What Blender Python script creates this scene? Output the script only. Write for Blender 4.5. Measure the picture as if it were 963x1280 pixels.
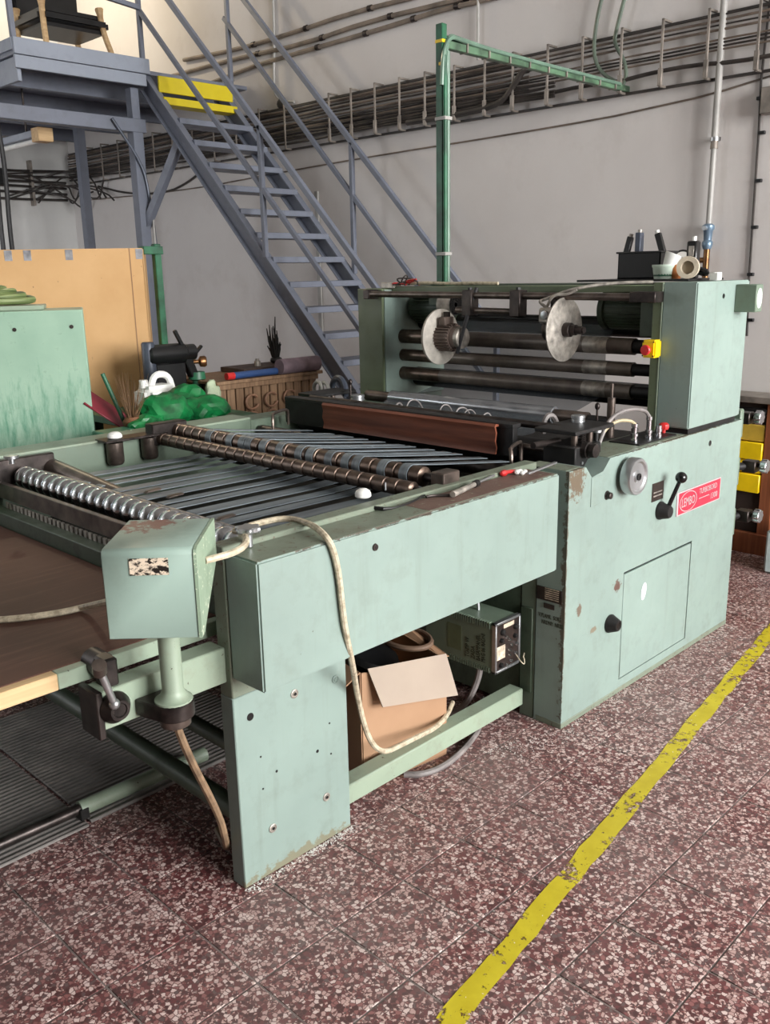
import bpy, bmesh, math, random
from mathutils import Vector, Matrix
random.seed(7)
for o in list(bpy.data.objects): bpy.data.objects.remove(o)
SC = bpy.context.scene
COL = SC.collection
PI = math.pi

# ------------------------------------------------------------------ camera
FPX = 1126.84
YAW, PIT, ROL = 0.79311901, 0.25871078, 0.0191849
CAM = Vector((-1.21312, -1.75048, 1.60))
_fw = Vector((math.sin(YAW)*math.cos(PIT), math.cos(YAW)*math.cos(PIT), -math.sin(PIT)))
_rt = Vector((math.cos(YAW), -math.sin(YAW), 0))
_dn = _fw.cross(_rt)
_r2 = _rt*math.cos(ROL) + _dn*math.sin(ROL)
_d2 = -_rt*math.sin(ROL) + _dn*math.cos(ROL)
cd = bpy.data.cameras.new('camera')
cam = bpy.data.objects.new('camera', cd); COL.objects.link(cam)
cd.sensor_fit = 'VERTICAL'; cd.sensor_height = 36.0; cd.lens = 36.0*FPX/1280.0
cd.clip_start = 0.05; cd.clip_end = 100
cam.matrix_world = Matrix(((_r2.x, -_d2.x, -_fw.x, CAM.x), (_r2.y, -_d2.y, -_fw.y, CAM.y), (_r2.z, -_d2.z, -_fw.z, CAM.z), (0, 0, 0, 1)))
SC.camera = cam

def ray(u, v): return _r2*((u-481.5)/FPX) + _d2*((v-640)/FPX) + _fw
def P(u, v, x=None, y=None, z=None):
    """photo pixel -> point on the plane x=, y= or z= (the surface the thing touches)"""
    d = ray(u, v)
    t = (x-CAM.x)/d.x if x is not None else (y-CAM.y)/d.y if y is not None else (z-CAM.z)/d.z
    return CAM + d*t
def proj(p):
    q = Vector(p)-CAM; w = q.dot(_fw)
    return (481.5+FPX*q.dot(_r2)/w, 640+FPX*q.dot(_d2)/w, w)

# ------------------------------------------------------------------ light
SC.view_settings.view_transform = 'Standard'
SC.view_settings.look = 'None'
SC.view_settings.gamma = 1.0
SC.view_settings.use_curve_mapping = False
SC.view_settings.exposure = 0.0
W = bpy.data.worlds.new('sky'); SC.world = W; W.use_nodes = True
W.node_tree.nodes['Background'].inputs[0].default_value = (0.80, 0.88, 1.0, 1)
W.node_tree.nodes['Background'].inputs[1].default_value = 1.0
WINS = [(-0.6, 0.8), (1.1, 2.4), (2.6, 3.9)]      # x ranges of the windows in wall_right (behind the camera)
WZ = (1.0, 4.6)
ROOM = dict(x0=-13.0, x1=4.0, y0=-7.6, y1=8.2, z1=6.0)
def area(name, loc, rot, sx, sy, power, col):
    l = bpy.data.lights.new(name, 'AREA'); l.shape = 'RECTANGLE'; l.size = sx; l.size_y = sy; l.energy = power; l.color = col
    o = bpy.data.objects.new(name, l); COL.objects.link(o); o.location = loc; o.rotation_euler = rot
    return o
WPOW = 780.0
for a, b in WINS:
    area('window_daylight', ((a+b)/2, ROOM['y0']-0.30, (WZ[0]+WZ[1])/2), (PI/2, 0, 0), b-a, WZ[1]-WZ[0], WPOW, (1.0, 0.975, 0.94))
# lamp in an added, unseen window that brightens wall_left below the platform
area('window_daylight', (-3.75, 6.85, 2.6), (0, -PI/2, 0), 3.2, 2.2, 170.0, (0.95, 0.97, 1.0))

# ------------------------------------------------------------------ helpers: materials
def lin(c):
    f = lambda s: s/12.92 if s <= 0.04045 else ((s+0.055)/1.055)**2.4
    return (f(c[0]/255), f(c[1]/255), f(c[2]/255), 1)
MATS = {}
class NT:
    def __init__(s, name):
        s.m = bpy.data.materials.new(name); s.m.use_nodes = True; s.t = s.m.node_tree; s.n = s.t.nodes; s.l = s.t.links
        s.b = s.n['Principled BSDF']; MATS[name] = s.m
    def node(s, typ, **k):
        x = s.n.new(typ)
        for a, v in k.items(): setattr(x, a, v)
        return x
    def link(s, a, b): s.l.new(a, b)
    def pos(s):
        if not hasattr(s, '_p'): s._p = s.node('ShaderNodeNewGeometry').outputs['Position']
        return s._p
    def objco(s):
        if not hasattr(s, '_o'): s._o = s.node('ShaderNodeTexCoord').outputs['Object']
        return s._o
    def noise(s, scale, detail=3, rough=0.55, vec=None, stretch=None):
        v = vec or s.pos()
        if stretch:
            mp = s.node('ShaderNodeVectorMath', operation='MULTIPLY'); mp.inputs[1].default_value = stretch; s.link(v, mp.inputs[0]); v = mp.outputs[0]
        x = s.node('ShaderNodeTexNoise'); x.inputs['Scale'].default_value = scale; x.inputs['Detail'].default_value = detail; x.inputs['Roughness'].default_value = rough
        s.link(v, x.inputs['Vector']); return x.outputs['Fac']
    def ramp(s, fac, stops, interp='LINEAR'):
        r = s.node('ShaderNodeValToRGB'); r.color_ramp.interpolation = interp
        e = r.color_ramp.elements
        while len(e) < len(stops): e.new(0.5)
        for k, (p, c) in zip(e, stops): k.position = p; k.color = c if len(c) == 4 else lin(c)
        s.link(fac, r.inputs[0]); return r.outputs[0]
    def val(s, fac, a, b, lo=0.0, hi=1.0):
        r = s.node('ShaderNodeMapRange'); r.inputs[1].default_value = a; r.inputs[2].default_value = b; r.inputs[3].default_value = lo; r.inputs[4].default_value = hi
        s.link(fac, r.inputs[0]); return r.outputs[0]
    def mix(s, fac, a, b):
        x = s.node('ShaderNodeMix', data_type='RGBA')
        for v, i in ((fac, 0), (a, 6), (b, 7)):
            if hasattr(v, 'links'): s.link(v, x.inputs[i])
            elif i == 0: x.inputs[0].default_value = v
            else: x.inputs[i].default_value = v if len(v) == 4 else lin(v)
        return x.outputs[2]
    def math(s, op, a, b):
        x = s.node('ShaderNodeMath', operation=op)
        for v, i in ((a, 0), (b, 1)):
            if hasattr(v, 'links'): s.link(v, x.inputs[i])
            else: x.inputs[i].default_value = v
        return x.outputs[0]
    def bump(s, h, strength=0.2, dist=0.002):
        x = s.node('ShaderNodeBump'); x.inputs['Strength'].default_value = strength; x.inputs['Distance'].default_value = dist
        s.link(h, x.inputs['Height']); s.link(x.outputs[0], s.b.inputs['Normal'])
    def spot(s, c, r, wob=0.55, scale=34):
        """a worn patch with a shape of its own round the point c"""
        d = s.node('ShaderNodeVectorMath', operation='SUBTRACT'); s.link(s.pos(), d.inputs[0]); d.inputs[1].default_value = c
        dv = s.node('ShaderNodeVectorMath', operation='DIVIDE'); s.link(d.outputs[0], dv.inputs[0]); dv.inputs[1].default_value = r if hasattr(r, '__len__') else (r, r, r)
        ln = s.node('ShaderNodeVectorMath', operation='LENGTH'); s.link(dv.outputs[0], ln.inputs[0])
        n = s.noise(scale, 5, 0.7)
        return s.val(s.math('ADD', ln.outputs['Value'], s.math('MULTIPLY', s.math('SUBTRACT', n, 0.5), wob*6)), 1.0, 0.75)
    def col(s, c): 
        if hasattr(c, 'links'): s.link(c, s.b.inputs['Base Color'])
        else: s.b.inputs['Base Color'].default_value = c if len(c) == 4 else lin(c)
    def set(s, rough=None, metal=None, spec=None, **k):
        if rough is not None: 
            if hasattr(rough, 'links'): s.link(rough, s.b.inputs['Roughness'])
            else: s.b.inputs['Roughness'].default_value = rough
        if metal is not None: s.b.inputs['Metallic'].default_value = metal
        if spec is not None: s.b.inputs['Specular IOR Level'].default_value = spec
        for a, v in k.items(): s.b.inputs[a].default_value = v
        return s.m
def simple(name, c, rough=0.5, metal=0.0, var=0.12, scale=8.0, spec=None):
    """plain stuff with a little cloudy variation"""
    t = NT(name); f = t.noise(scale, 4)
    a = tuple(max(0, min(255, v*(1-var))) for v in c); b = tuple(max(0, min(255, v*(1+var))) for v in c)
    t.col(t.ramp(f, [(0.3, a), (0.7, b)])); t.set(rough, metal, spec)
    return t.m
def paint(name, c, chip=(70, 62, 50), wear=0.70, rough=0.42, dirt=(96, 98, 78), dirtamt=0.25, spots=(), streak=0.0):
    t = NT(name)
    f = t.noise(1.7, 4); c1 = tuple(v*0.94 for v in c); c2 = tuple(min(255, v*1.04) for v in c)
    base = t.ramp(f, [(0.3, c1), (0.7, c2)])
    g = t.noise(11, 6, 0.65)
    base = t.mix(t.val(g, 0.52, 0.78, 0, dirtamt), base, dirt)
    if streak:
        st = t.noise(9, 4, 0.6, stretch=(3.0, 3.0, 0.25))
        base = t.mix(t.val(st, 0.55, 0.75, 0, streak), base, dirt)
    h = t.noise(46, 5, 0.7)
    m = t.val(h, wear, wear+0.03)
    base = t.mix(m, base, chip)
    for (sc, sr, scol) in spots:
        base = t.mix(t.spot(sc, sr), base, scol)
    t.col(base); t.set(t.val(g, 0.3, 0.8, rough-0.06, rough+0.2)); t.bump(t.noise(60, 3), 0.05, 0.001)
    return t.m

# machine paint (hammered pale mint) with its worn places
MINT = (132, 150, 143)
mint = paint('mint_paint', MINT, wear=0.705, dirtamt=0.26, streak=0.16, spots=[
    (P(722, 603, y=-.13), (.045, .05, .06), (98, 86, 70)), (P(771, 733, y=-.13), (.035, .05, .026), (92, 70, 62)),
    (P(724, 762, y=-.13), (.016, .05, .02), (104, 92, 80)), (P(742, 787, y=-.13), (.02, .05, .012), (120, 112, 96)),
    ((.75, -.13, .953), (.62, .03, .007), (74, 66, 56)), ((2.1, -.13, .957), (.5, .03, .006), (84, 80, 68)), ((1.313, -.13, .5), (.006, .02, .45), (88, 84, 72)), ((.2, -.0, .0), (.3, .03, .03), (120, 118, 98))])
mint_top = paint('mint_paint_worn_top', (118, 128, 112), wear=0.60, chip=(92, 74, 62), dirt=(104, 92, 78), dirtamt=0.6)
rust_top = paint('rusty_worn_steel', (108, 84, 74), wear=0.62, chip=(140, 146, 126), dirt=(76, 60, 54), dirtamt=0.8, rough=0.6)
boxlit = paint('mint_paint_lit_box', (143, 164, 154), wear=0.71, chip=(86, 80, 66), spots=[  # machine mint made lighter, the light on the tilted box is in the colour
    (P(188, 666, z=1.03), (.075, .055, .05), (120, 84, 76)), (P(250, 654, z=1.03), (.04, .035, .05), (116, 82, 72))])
boxside = paint('mint_box_chipped_side', (140, 160, 138), wear=0.60, chip=(206, 212, 190), dirtamt=0.3)
olive = paint('olive_green_paint', (96, 108, 82), wear=0.70, dirt=(70, 74, 50), dirtamt=0.4)
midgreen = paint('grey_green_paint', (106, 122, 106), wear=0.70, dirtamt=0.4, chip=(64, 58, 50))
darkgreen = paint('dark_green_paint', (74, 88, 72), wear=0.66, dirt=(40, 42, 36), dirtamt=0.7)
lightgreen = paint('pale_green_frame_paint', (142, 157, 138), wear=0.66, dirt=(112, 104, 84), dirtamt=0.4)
bluegrey = paint('blue_grey_paint', (112, 117, 130), wear=0.72, chip=(70, 66, 62), dirt=(78, 78, 80), dirtamt=0.3)
fascia = paint('light_blue_grey_paint', (140, 147, 160), wear=0.74, chip=(84, 84, 84), dirt=(100, 102, 106), dirtamt=0.25)
steel = simple('dark_oily_steel', (58, 52, 50), 0.38, 0.75, 0.35, 20)
iron = simple('black_iron', (30, 29, 29), 0.5, 0.3, 0.3, 20)
rod = simple('brown_steel_rod', (92, 82, 76), 0.36, 0.7, 0.3, 14)
chrome = simple('chrome', (205, 208, 212), 0.18, 1.0, 0.05)
alu = simple('brushed_aluminium', (176, 178, 180), 0.32, 0.85, 0.08)
dullalu = simple('dull_aluminium', (158, 152, 144), 0.45, 0.5, 0.25, 25)
bronze = NT('bronze_roller')
_f = bronze.noise(18, 5, 0.7); bronze.col(bronze.ramp(_f, [(0.25, (56, 47, 43)), (0.55, (98, 82, 72)), (0.8, (128, 114, 100))])); bronze = bronze.set(0.33, 0.75)
roller = NT('grey_brown_roller')
_f = roller.noise(6, 5, 0.6); roller.col(roller.ramp(_f, [(0.3, (84, 76, 72)), (0.6, (122, 112, 104)), (0.8, (150, 142, 134))])); roller = roller.set(0.4, 0.3)
rubber = simple('black_rubber', (40, 40, 42), 0.55, 0, 0.2, 20)
belt = NT('slate_belt'); _f = belt.noise(14, 3, stretch=(0.2, 4, 1)); belt.col(belt.ramp(_f, [(0.3, (88, 96, 102)), (0.7, (128, 138, 144))])); belt = belt.set(0.38)
black = simple('black_plastic', (20, 20, 21), 0.3, 0, 0.2)
gloss = simple('glossy_black_bakelite', (14, 14, 15), 0.12, 0, 0.1)
red = simple('red_plastic', (196, 44, 44), 0.35, 0, 0.06)
yellow = simple('yellow_plastic', (236, 200, 20), 0.35, 0, 0.05)
white = simple('white_plastic', (226, 226, 222), 0.4, 0, 0.05)
ylpaint = paint('yellow_step_paint', (206, 186, 26), wear=0.72, chip=(90, 88, 60), dirt=(140, 128, 40), dirtamt=0.2)
cable = NT('dirty_beige_cable'); _f = cable.noise(40, 4, 0.7); cable.col(cable.ramp(_f, [(0.35, (150, 138, 116)), (0.6, (206, 194, 170)), (0.8, (120, 106, 88))])); cable = cable.set(0.5)
browncable = simple('brown_beige_cable', (122, 100, 78), 0.55, 0, 0.2, 30)
grcable = simple('grey_cable', (120, 114, 112), 0.5, 0, 0.15, 20)
dkcable = simple('dark_cable', (52, 47, 44), 0.55, 0, 0.3, 6)
brcable = simple('dusty_brown_cable', (104, 92, 82), 0.6, 0, 0.3, 5)
galv = simple('dusty_galvanised_steel', (136, 128, 120), 0.5, 0.4, 0.2, 10)
pipegrey = simple('grey_painted_pipe', (158, 156, 152), 0.45, 0, 0.08, 6)
conduit = simple('dusty_conduit', (126, 114, 102), 0.6, 0, 0.18, 6)
brass = simple('brass', (122, 88, 58), 0.35, 0.85, 0.2, 20)
maroon = simple('maroon_rubber_sheet', (84, 46, 36), 0.42, 0, 0.25, 6)
copper = NT('brown_curtain'); _f = copper.noise(5, 4, stretch=(1, 0.5, 8)); copper.col(copper.ramp(_f, [(0.3, (92, 48, 34)), (0.7, (140, 80, 58))])); copper = copper.set(0.42)
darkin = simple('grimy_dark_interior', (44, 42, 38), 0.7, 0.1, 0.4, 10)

def mk_wall(name, c1, c2, stain, stainamt=0.35):
    t = NT(name); f = t.noise(0.7, 6, 0.6); base = t.ramp(f, [(0.3, c1), (0.7, c2)])
    g = t.noise(2.3, 7, 0.7); base = t.mix(t.val(g, 0.55, 0.8, 0, stainamt), base, stain)
    h = t.noise(90, 3, 0.6); base = t.mix(t.val(h, 0.75, 0.8, 0, 0.5), base, stain)
    t.col(base); t.set(0.85, spec=0.25); t.bump(t.noise(26, 6, 0.65), 0.35, 0.004)
    return t.m
plaster = mk_wall('grey_plaster', (208, 203, 200), (220, 216, 213), (182, 174, 167))
whitewall = mk_wall('white_plaster', (206, 206, 204), (222, 222, 220), (180, 178, 172))
ceilm = mk_wall('ceiling_plaster', (150, 148, 144), (164, 162, 158), (130, 126, 120))

def terrazzo():
    t = NT('red_terrazzo')
    # chip outlines bent a little so that they look broken, not round
    wn_ = t.node('ShaderNodeTexNoise'); wn_.inputs['Scale'].default_value = 120; wn_.inputs['Detail'].default_value = 2; t.link(t.pos(), wn_.inputs['Vector'])
    wv = t.node('ShaderNodeVectorMath', operation='MULTIPLY_ADD'); t.link(wn_.outputs['Color'], wv.inputs[0]); wv.inputs[1].default_value = (.006, .006, .006); t.link(t.pos(), wv.inputs[2])
    def vor(scale, feat):
        v = t.node('ShaderNodeTexVoronoi', feature=feat); v.inputs['Scale'].default_value = scale; t.link(wv.outputs[0], v.inputs['Vector']); return v
    vo = vor(92, 'F1'); ve = vor(92, 'DISTANCE_TO_EDGE')
    sep = t.node('ShaderNodeSeparateColor'); t.link(vo.outputs['Color'], sep.inputs[0])
    chips = t.ramp(sep.outputs[0], [(0.0, (60, 26, 28)), (0.16, (98, 46, 48)), (0.32, (140, 90, 88)), (0.46, (188, 156, 150)), (0.66, (218, 198, 192)), (0.92, (90, 76, 76))], 'CONSTANT')
    chips = t.mix(t.val(ve.outputs['Distance'], 0.11, 0.05), chips, (84, 46, 46))
    vo2 = vor(200, 'F1')
    s2 = t.node('ShaderNodeSeparateColor'); t.link(vo2.outputs['Color'], s2.inputs[0])
    fine = t.ramp(s2.outputs[0], [(0.0, (78, 36, 38)), (0.4, (124, 72, 70)), (0.6, (196, 166, 158)), (0.85, (70, 52, 52))], 'CONSTANT')
    base = t.mix(t.val(sep.outputs[1], 0.72, 0.74), chips, fine)
    oi = t.node('ShaderNodeObjectInfo')
    tint = t.ramp(oi.outputs['Random'], [(0.0, (150, 110, 108)), (1.0, (196, 178, 172))])
    base = t.mix(0.10, base, tint)
    dust = t.noise(1.6, 6, 0.65); base = t.mix(t.val(dust, 0.45, 0.75, 0.0, 0.36), base, (146, 130, 126))
    t.col(base); t.set(t.val(t.noise(9, 4), 0.3, 0.7, 0.42, 0.62), spec=0.4)
    return t.m
terr = terrazzo()
grout = simple('grey_grout', (116, 106, 102), 0.85, 0, 0.15, 20)
ribmat = NT('ribbed_rubber_mat')
_w = ribmat.node('ShaderNodeTexWave', wave_type='BANDS', bands_direction='Y'); _w.inputs['Scale'].default_value = 14; _w.inputs['Distortion'].default_value = 0.4; ribmat.link(ribmat.pos(), _w.inputs['Vector'])
ribmat.col(ribmat.ramp(ribmat.noise(7, 6, 0.7), [(0.3, (104, 100, 98)), (0.62, (136, 130, 126)), (0.8, (176, 168, 162))])); ribmat.bump(_w.outputs['Fac'], 0.8, 0.004); ribmat = ribmat.set(0.6)
board = NT('brown_hardboard'); _f = board.noise(7, 6, 0.65, stretch=(0.5, 6, 1)); _g = board.noise(1.6, 5); board.col(board.mix(board.val(_f, .5, .75, 0, .35), board.ramp(_g, [(0.3, (72, 46, 38)), (0.7, (96, 66, 54))]), (128, 96, 80))); board = board.set(0.6, spec=.3)
def woodmat(name, c1, c2, stretch=(0.4, 9, 9), rough=0.6):
    t = NT(name); f = t.noise(5, 6, 0.6, stretch=stretch); t.col(t.ramp(f, [(0.3, c1), (0.7, c2)])); t.set(rough); return t.m
palewood = woodmat('pale_wood_edge', (176, 140, 98), (206, 176, 132))
redwood = woodmat('red_brown_wood', (120, 66, 40), (156, 92, 58), (9, 9, 0.5))
cratewood = woodmat('weathered_crate_wood', (112, 84, 62), (160, 128, 98), (9, 9, 0.6))
palletwood = woodmat('pallet_wood', (126, 82, 52), (164, 116, 78), (1, 1, 6))
def cardmat(name, c1, c2, specks=True):
    t = NT(name); f = t.noise(3, 5); base = t.ramp(f, [(0.3, c1), (0.7, c2)])
    if specks: base = t.mix(t.val(t.noise(28, 5, 0.7), 0.69, 0.72, 0, 0.75), base, (84, 66, 44))
    t.col(base); t.set(0.8, spec=0.2); return t.m
card = cardmat('cardboard', (202, 160, 112), (216, 176, 128))
cardin = cardmat('brown_carton', (150, 116, 90), (168, 134, 106), False)
cardpale = cardmat('pale_carton_flap', (152, 138, 126), (166, 152, 138))
drip = NT('green_dripped_paint')
_n = drip.noise(12, 7, 0.7, stretch=(3, 3, 0.6)); _z = drip.node('ShaderNodeSeparateXYZ'); drip.link(drip.pos(), _z.inputs[0])
_b = drip.ramp(drip.noise(3, 5), [(0.3, (134, 166, 146)), (0.7, (160, 190, 168))])
_b = drip.mix(drip.val(drip.noise(24, 6, .7), .6, .75, 0, .5), _b, (100, 120, 100))
_b = drip.mix(drip.val(drip.math('ADD', _n, drip.val(_z.outputs[2], 1.40, 0.90, -0.22, 0.12)), 0.48, 0.78, 0, 0.8), _b, (44, 122, 94))
drip.col(_b); drip = drip.set(0.4)
greenbag = simple('crumpled_green_plastic', (14, 92, 48), 0.3, 0, 0.4, 14)
greenpaint = simple('deep_green_paint', (36, 84, 60), 0.45, 0, 0.3, 10)
hose = NT('striped_green_hose'); _w = hose.noise(14, 2, stretch=(.3,.3,6)); hose.col(hose.ramp(_w, [(0.35, (74, 90, 52)), (0.6, (128, 142, 90))])); hose = hose.set(0.35)
purple = simple('dusty_purple_cloth_roll', (122, 104, 112), 0.8, 0, 0.15, 14)
bluepl = simple('blue_tube_plastic', (48, 74, 120), 0.4, 0, 0.1)
navy = simple('navy_grey_steel', (66, 72, 84), 0.4, 0.2, 0.2)
stickerm = simple('white_sticker', (236, 238, 240), 0.5, 0, 0.02)
signred = simple('red_sign_enamel', (176, 44, 66), 0.4, 0, 0.04)
signsil = simple('sign_silver', (196, 178, 180), 0.4, 0.2, 0.05)
plateblk = simple('black_name_plate', (44, 34, 30), 0.4, 0.2, 0.3, 30)
platepale = simple('plate_printing', (190, 176, 156), 0.5, 0, 0.2, 60)
inktext = simple('dark_green_ink', (46, 54, 40), 0.6, 0, 0.1)
wornlab = NT('worn_label'); _f = wornlab.noise(52, 5, 0.75, stretch=(1, 1, 1.6)); wornlab.col(wornlab.ramp(_f, [(0.47, (30, 24, 20)), (0.53, (222, 206, 184))])); wornlab = wornlab.set(0.5)
yline = NT('worn_yellow_floor_paint')
_n = yline.noise(34, 6, 0.75); _n2 = yline.noise(5, 5, 0.6)
yline.col(yline.ramp(yline.noise(12, 5), [(0.3, (184, 166, 22)), (0.7, (204, 188, 40))])); yline.set(0.45)
_tr = yline.node('ShaderNodeBsdfTransparent'); _mx = yline.node('ShaderNodeMixShader'); _out = [n for n in yline.n if n.type == 'OUTPUT_MATERIAL'][0]
_fac = yline.val(yline.math('ADD', _n, yline.math('MULTIPLY', yline.math('SUBTRACT', _n2, 0.5), 0.9)), 0.57, 0.63, 1.0, 0.0)
yline.link(_fac, _mx.inputs[0]); yline.link(_tr.outputs[0], _mx.inputs[1]); yline.link(yline.b.outputs[0], _mx.inputs[2]); yline.link(_mx.outputs[0], _out.inputs[0]); yline = yline.m
def thin(name, c, alpha, rough=0.15):
    """thin clear sheet: mostly lets light through, some gloss"""
    t = NT(name); t.col(c); t.set(rough); tr = t.node('ShaderNodeBsdfTransparent'); tr.inputs[0].default_value = (0.95, 0.96, 0.97, 1)
    mx = t.node('ShaderNodeMixShader'); mx.inputs[0].default_value = alpha; out = [n for n in t.n if n.type == 'OUTPUT_MATERIAL'][0]
    t.link(tr.outputs[0], mx.inputs[1]); t.link(t.b.outputs[0], mx.inputs[2]); t.link(mx.outputs[0], out.inputs[0]); return t.m
film = thin('clear_laminating_film', (92, 98, 104), 0.66, 0.2)
glassm = thin('window_glass', (200, 210, 215), 0.10, 0.05)
filmroll = NT('film_on_roll'); _f = filmroll.noise(16, 4, stretch=(3, 0.6, 3)); filmroll.col(filmroll.ramp(_f, [(0.3, (120, 122, 126)), (0.7, (176, 178, 182))])); filmroll = filmroll.set(0.16, 0.55)
speck = simple('pale_paper_dust', (226, 224, 220), 0.7, 0, 0.04)
foilpl = simple('grey_plastic_foil', (150, 150, 154), 0.3, 0, 0.2, 20)

# ------------------------------------------------------------------ helpers: shapes
class MB:
    def __init__(s): s.bm = bmesh.new()
    def _add(s, b2, M=None):
        if M is not None: bmesh.ops.transform(b2, matrix=M, verts=b2.verts)
        me = bpy.data.meshes.new('t'); b2.to_mesh(me); b2.free(); s.bm.from_mesh(me); bpy.data.meshes.remove(me); return s
    def box(s, x0, x1, y0, y1, z0, z1, bev=0.002, M=None, seg=1):
        b = bmesh.new(); bmesh.ops.create_cube(b, size=1)
        for v in b.verts: v.co = Vector(((x0+x1)/2+v.co.x*(x1-x0), (y0+y1)/2+v.co.y*(y1-y0), (z0+z1)/2+v.co.z*(z1-z0)))
        if bev: bmesh.ops.bevel(b, geom=b.edges[:], offset=min(bev, .45*min(abs(x1-x0), abs(y1-y0), abs(z1-z0))), segments=seg, affect='EDGES')
        return s._add(b, M)
    def bar(s, p0, p1, w, h, bev=0.002, up=(0, 0, 1)):
        """a rectangular bar from p0 to p1, w across, h along up"""
        p0 = Vector(p0); p1 = Vector(p1); d = (p1-p0); L = d.length; d.normalize(); u = Vector(up); c = d.cross(u)
        if c.length < 1e-4: c = d.cross(Vector((1, 0, 0)))
        c.normalize(); u = c.cross(d)
        M = Matrix(((d.x, c.x, u.x, p0.x), (d.y, c.y, u.y, p0.y), (d.z, c.z, u.z, p0.z), (0, 0, 0, 1)))
        return s.box(0, L, -w/2, w/2, -h/2, h/2, bev, M)
    def cyl(s, p0, p1, r, r2=None, n=18, caps=True):
        p0 = Vector(p0); p1 = Vector(p1); d = p1-p0
        b = bmesh.new(); bmesh.ops.create_cone(b, cap_ends=caps, segments=n, radius1=r, radius2=r if r2 is None else r2, depth=d.length)
        M = Matrix.Translation((p0+p1)/2) @ d.to_track_quat('Z', 'Y').to_matrix().to_4x4()
        return s._add(b, M)
    def lathe(s, prof, p0, axis, n=24, close=False):
        """prof: (distance along the axis, radius)"""
        p0 = Vector(p0); a = Vector(axis).normalized(); q = a.to_track_quat('Z', 'Y').to_matrix()
        bm = s.bm; rings = []
        for (h, r) in prof:
            rings.append([bm.verts.new(p0 + q @ Vector((r*math.cos(2*PI*i/n), r*math.sin(2*PI*i/n), h))) for i in range(n)])
        for A, B_ in zip(rings, rings[1:]):
            for i in range(n): bm.faces.new((A[i], A[(i+1) % n], B_[(i+1) % n], B_[i]))
        if prof[0][1] > 1e-5: bm.faces.new(rings[0][::-1])
        if prof[-1][1] > 1e-5: bm.faces.new(rings[-1])
        return s
    def tube(s, pts, r, n=8, smooth=0):
        pts = [Vector(p) for p in pts]
        for _ in range(smooth):
            q = [pts[0]]
            for a, b in zip(pts, pts[1:]): q += [a.lerp(b, .25), a.lerp(b, .75)]
            pts = q + [pts[-1]]
        bm = s.bm; rings = []; up = None
        for i, p in enumerate(pts):
            d = (pts[min(i+1, len(pts)-1)]-pts[max(i-1, 0)]).normalized()
            if up is None:
                up = Vector((0, 0, 1)) if abs(d.z) < .9 else Vector((1, 0, 0))
            c = d.cross(up); c.normalize(); up = c.cross(d).normalized()
            rr = r[min(i, len(r)-1)] if hasattr(r, '__len__') else r
            rings.append([bm.verts.new(p + (c*math.cos(2*PI*k/n)+up*math.sin(2*PI*k/n))*rr) for k in range(n)])
        for A, B_ in zip(rings, rings[1:]):
            for k in range(n): bm.faces.new((A[k], A[(k+1) % n], B_[(k+1) % n], B_[k]))
        bm.faces.new(rings[0][::-1]); bm.faces.new(rings[-1]); return s
    def prism(s, poly, ax, a0, a1, bev=0.0):
        """poly in the two other axes (in x,y,z order), run along axis ax"""
        b = bmesh.new()
        def mk(p, a): return Vector((a, p[0], p[1])) if ax == 'x' else Vector((p[0], a, p[1])) if ax == 'y' else Vector((p[0], p[1], a))
        A = [b.verts.new(mk(p, a0)) for p in poly]; B_ = [b.verts.new(mk(p, a1)) for p in poly]; n = len(poly)
        b.faces.new(A); b.faces.new(B_[::-1])
        for i in range(n): b.faces.new((A[i], B_[i], B_[(i+1) % n], A[(i+1) % n]))
        bmesh.ops.recalc_face_normals(b, faces=b.faces[:])
        if bev: bmesh.ops.bevel(b, geom=b.edges[:], offset=bev, segments=1, affect='EDGES')
        return s._add(b)
    def ball(s, c, r, n=12, sc=(1, 1, 1)):
        b = bmesh.new(); bmesh.ops.create_uvsphere(b, u_segments=n, v_segments=max(6, n*2//3), radius=r)
        return s._add(b, Matrix.Translation(c) @ Matrix.Diagonal((*sc, 1)))
    def quad(s, *p):
        s.bm.faces.new([s.bm.verts.new(Vector(q)) for q in p]); return s
    def mesh(s, name, angle=40):
        bmesh.ops.recalc_face_normals(s.bm, faces=s.bm.faces[:])
        me = bpy.data.meshes.new(name); s.bm.to_mesh(me); s.bm.free()
        for p in me.polygons: p.use_smooth = True
        me.set_sharp_from_angle(angle=math.radians(angle)); return me
    def o(s, name, mat, parent=None, label=None, angle=40):
        me = s.mesh(name, angle); me.materials.append(mat)
        return link(name, me, parent, label)
def link(name, me, parent=None, label=None):
    ob = bpy.data.objects.new(name, me); COL.objects.link(ob)
    if parent: adopt(ob, parent)
    if label: ob['label'] = label
    return ob
def wloc(o):
    v = Vector(o.location)
    while o.parent: o = o.parent; v = v + Vector(o.location)
    return v
def adopt(ob, parent):
    ob.parent = parent; ob.matrix_parent_inverse = Matrix.Translation(-wloc0(parent))
def wloc0(o): return Vector(o.get('_w', (0, 0, 0)))
def thing(name, label, cat, loc=(0, 0, 0), group=None):
    e = bpy.data.objects.new(name, None); COL.objects.link(e); e.location = loc; e.empty_display_size = 0.05
    e['_w'] = tuple(loc); tag(e, label, cat, group); return e
def tag(o, label=None, cat=None, group=None, kind=None):
    if label: o['label'] = label
    if cat: o['category'] = cat
    if group: o['group'] = group
    if kind: o['kind'] = kind
    return o
def struct(o): o['kind'] = 'structure'; return o
def piece(src, parent, off):
    """a copy of a part that shares its mesh, moved by off"""
    c = bpy.data.objects.new(src.name.split('.')[0], src.data); COL.objects.link(c); adopt(c, parent); c.location = Vector(src.location)+Vector(off); return c
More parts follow.
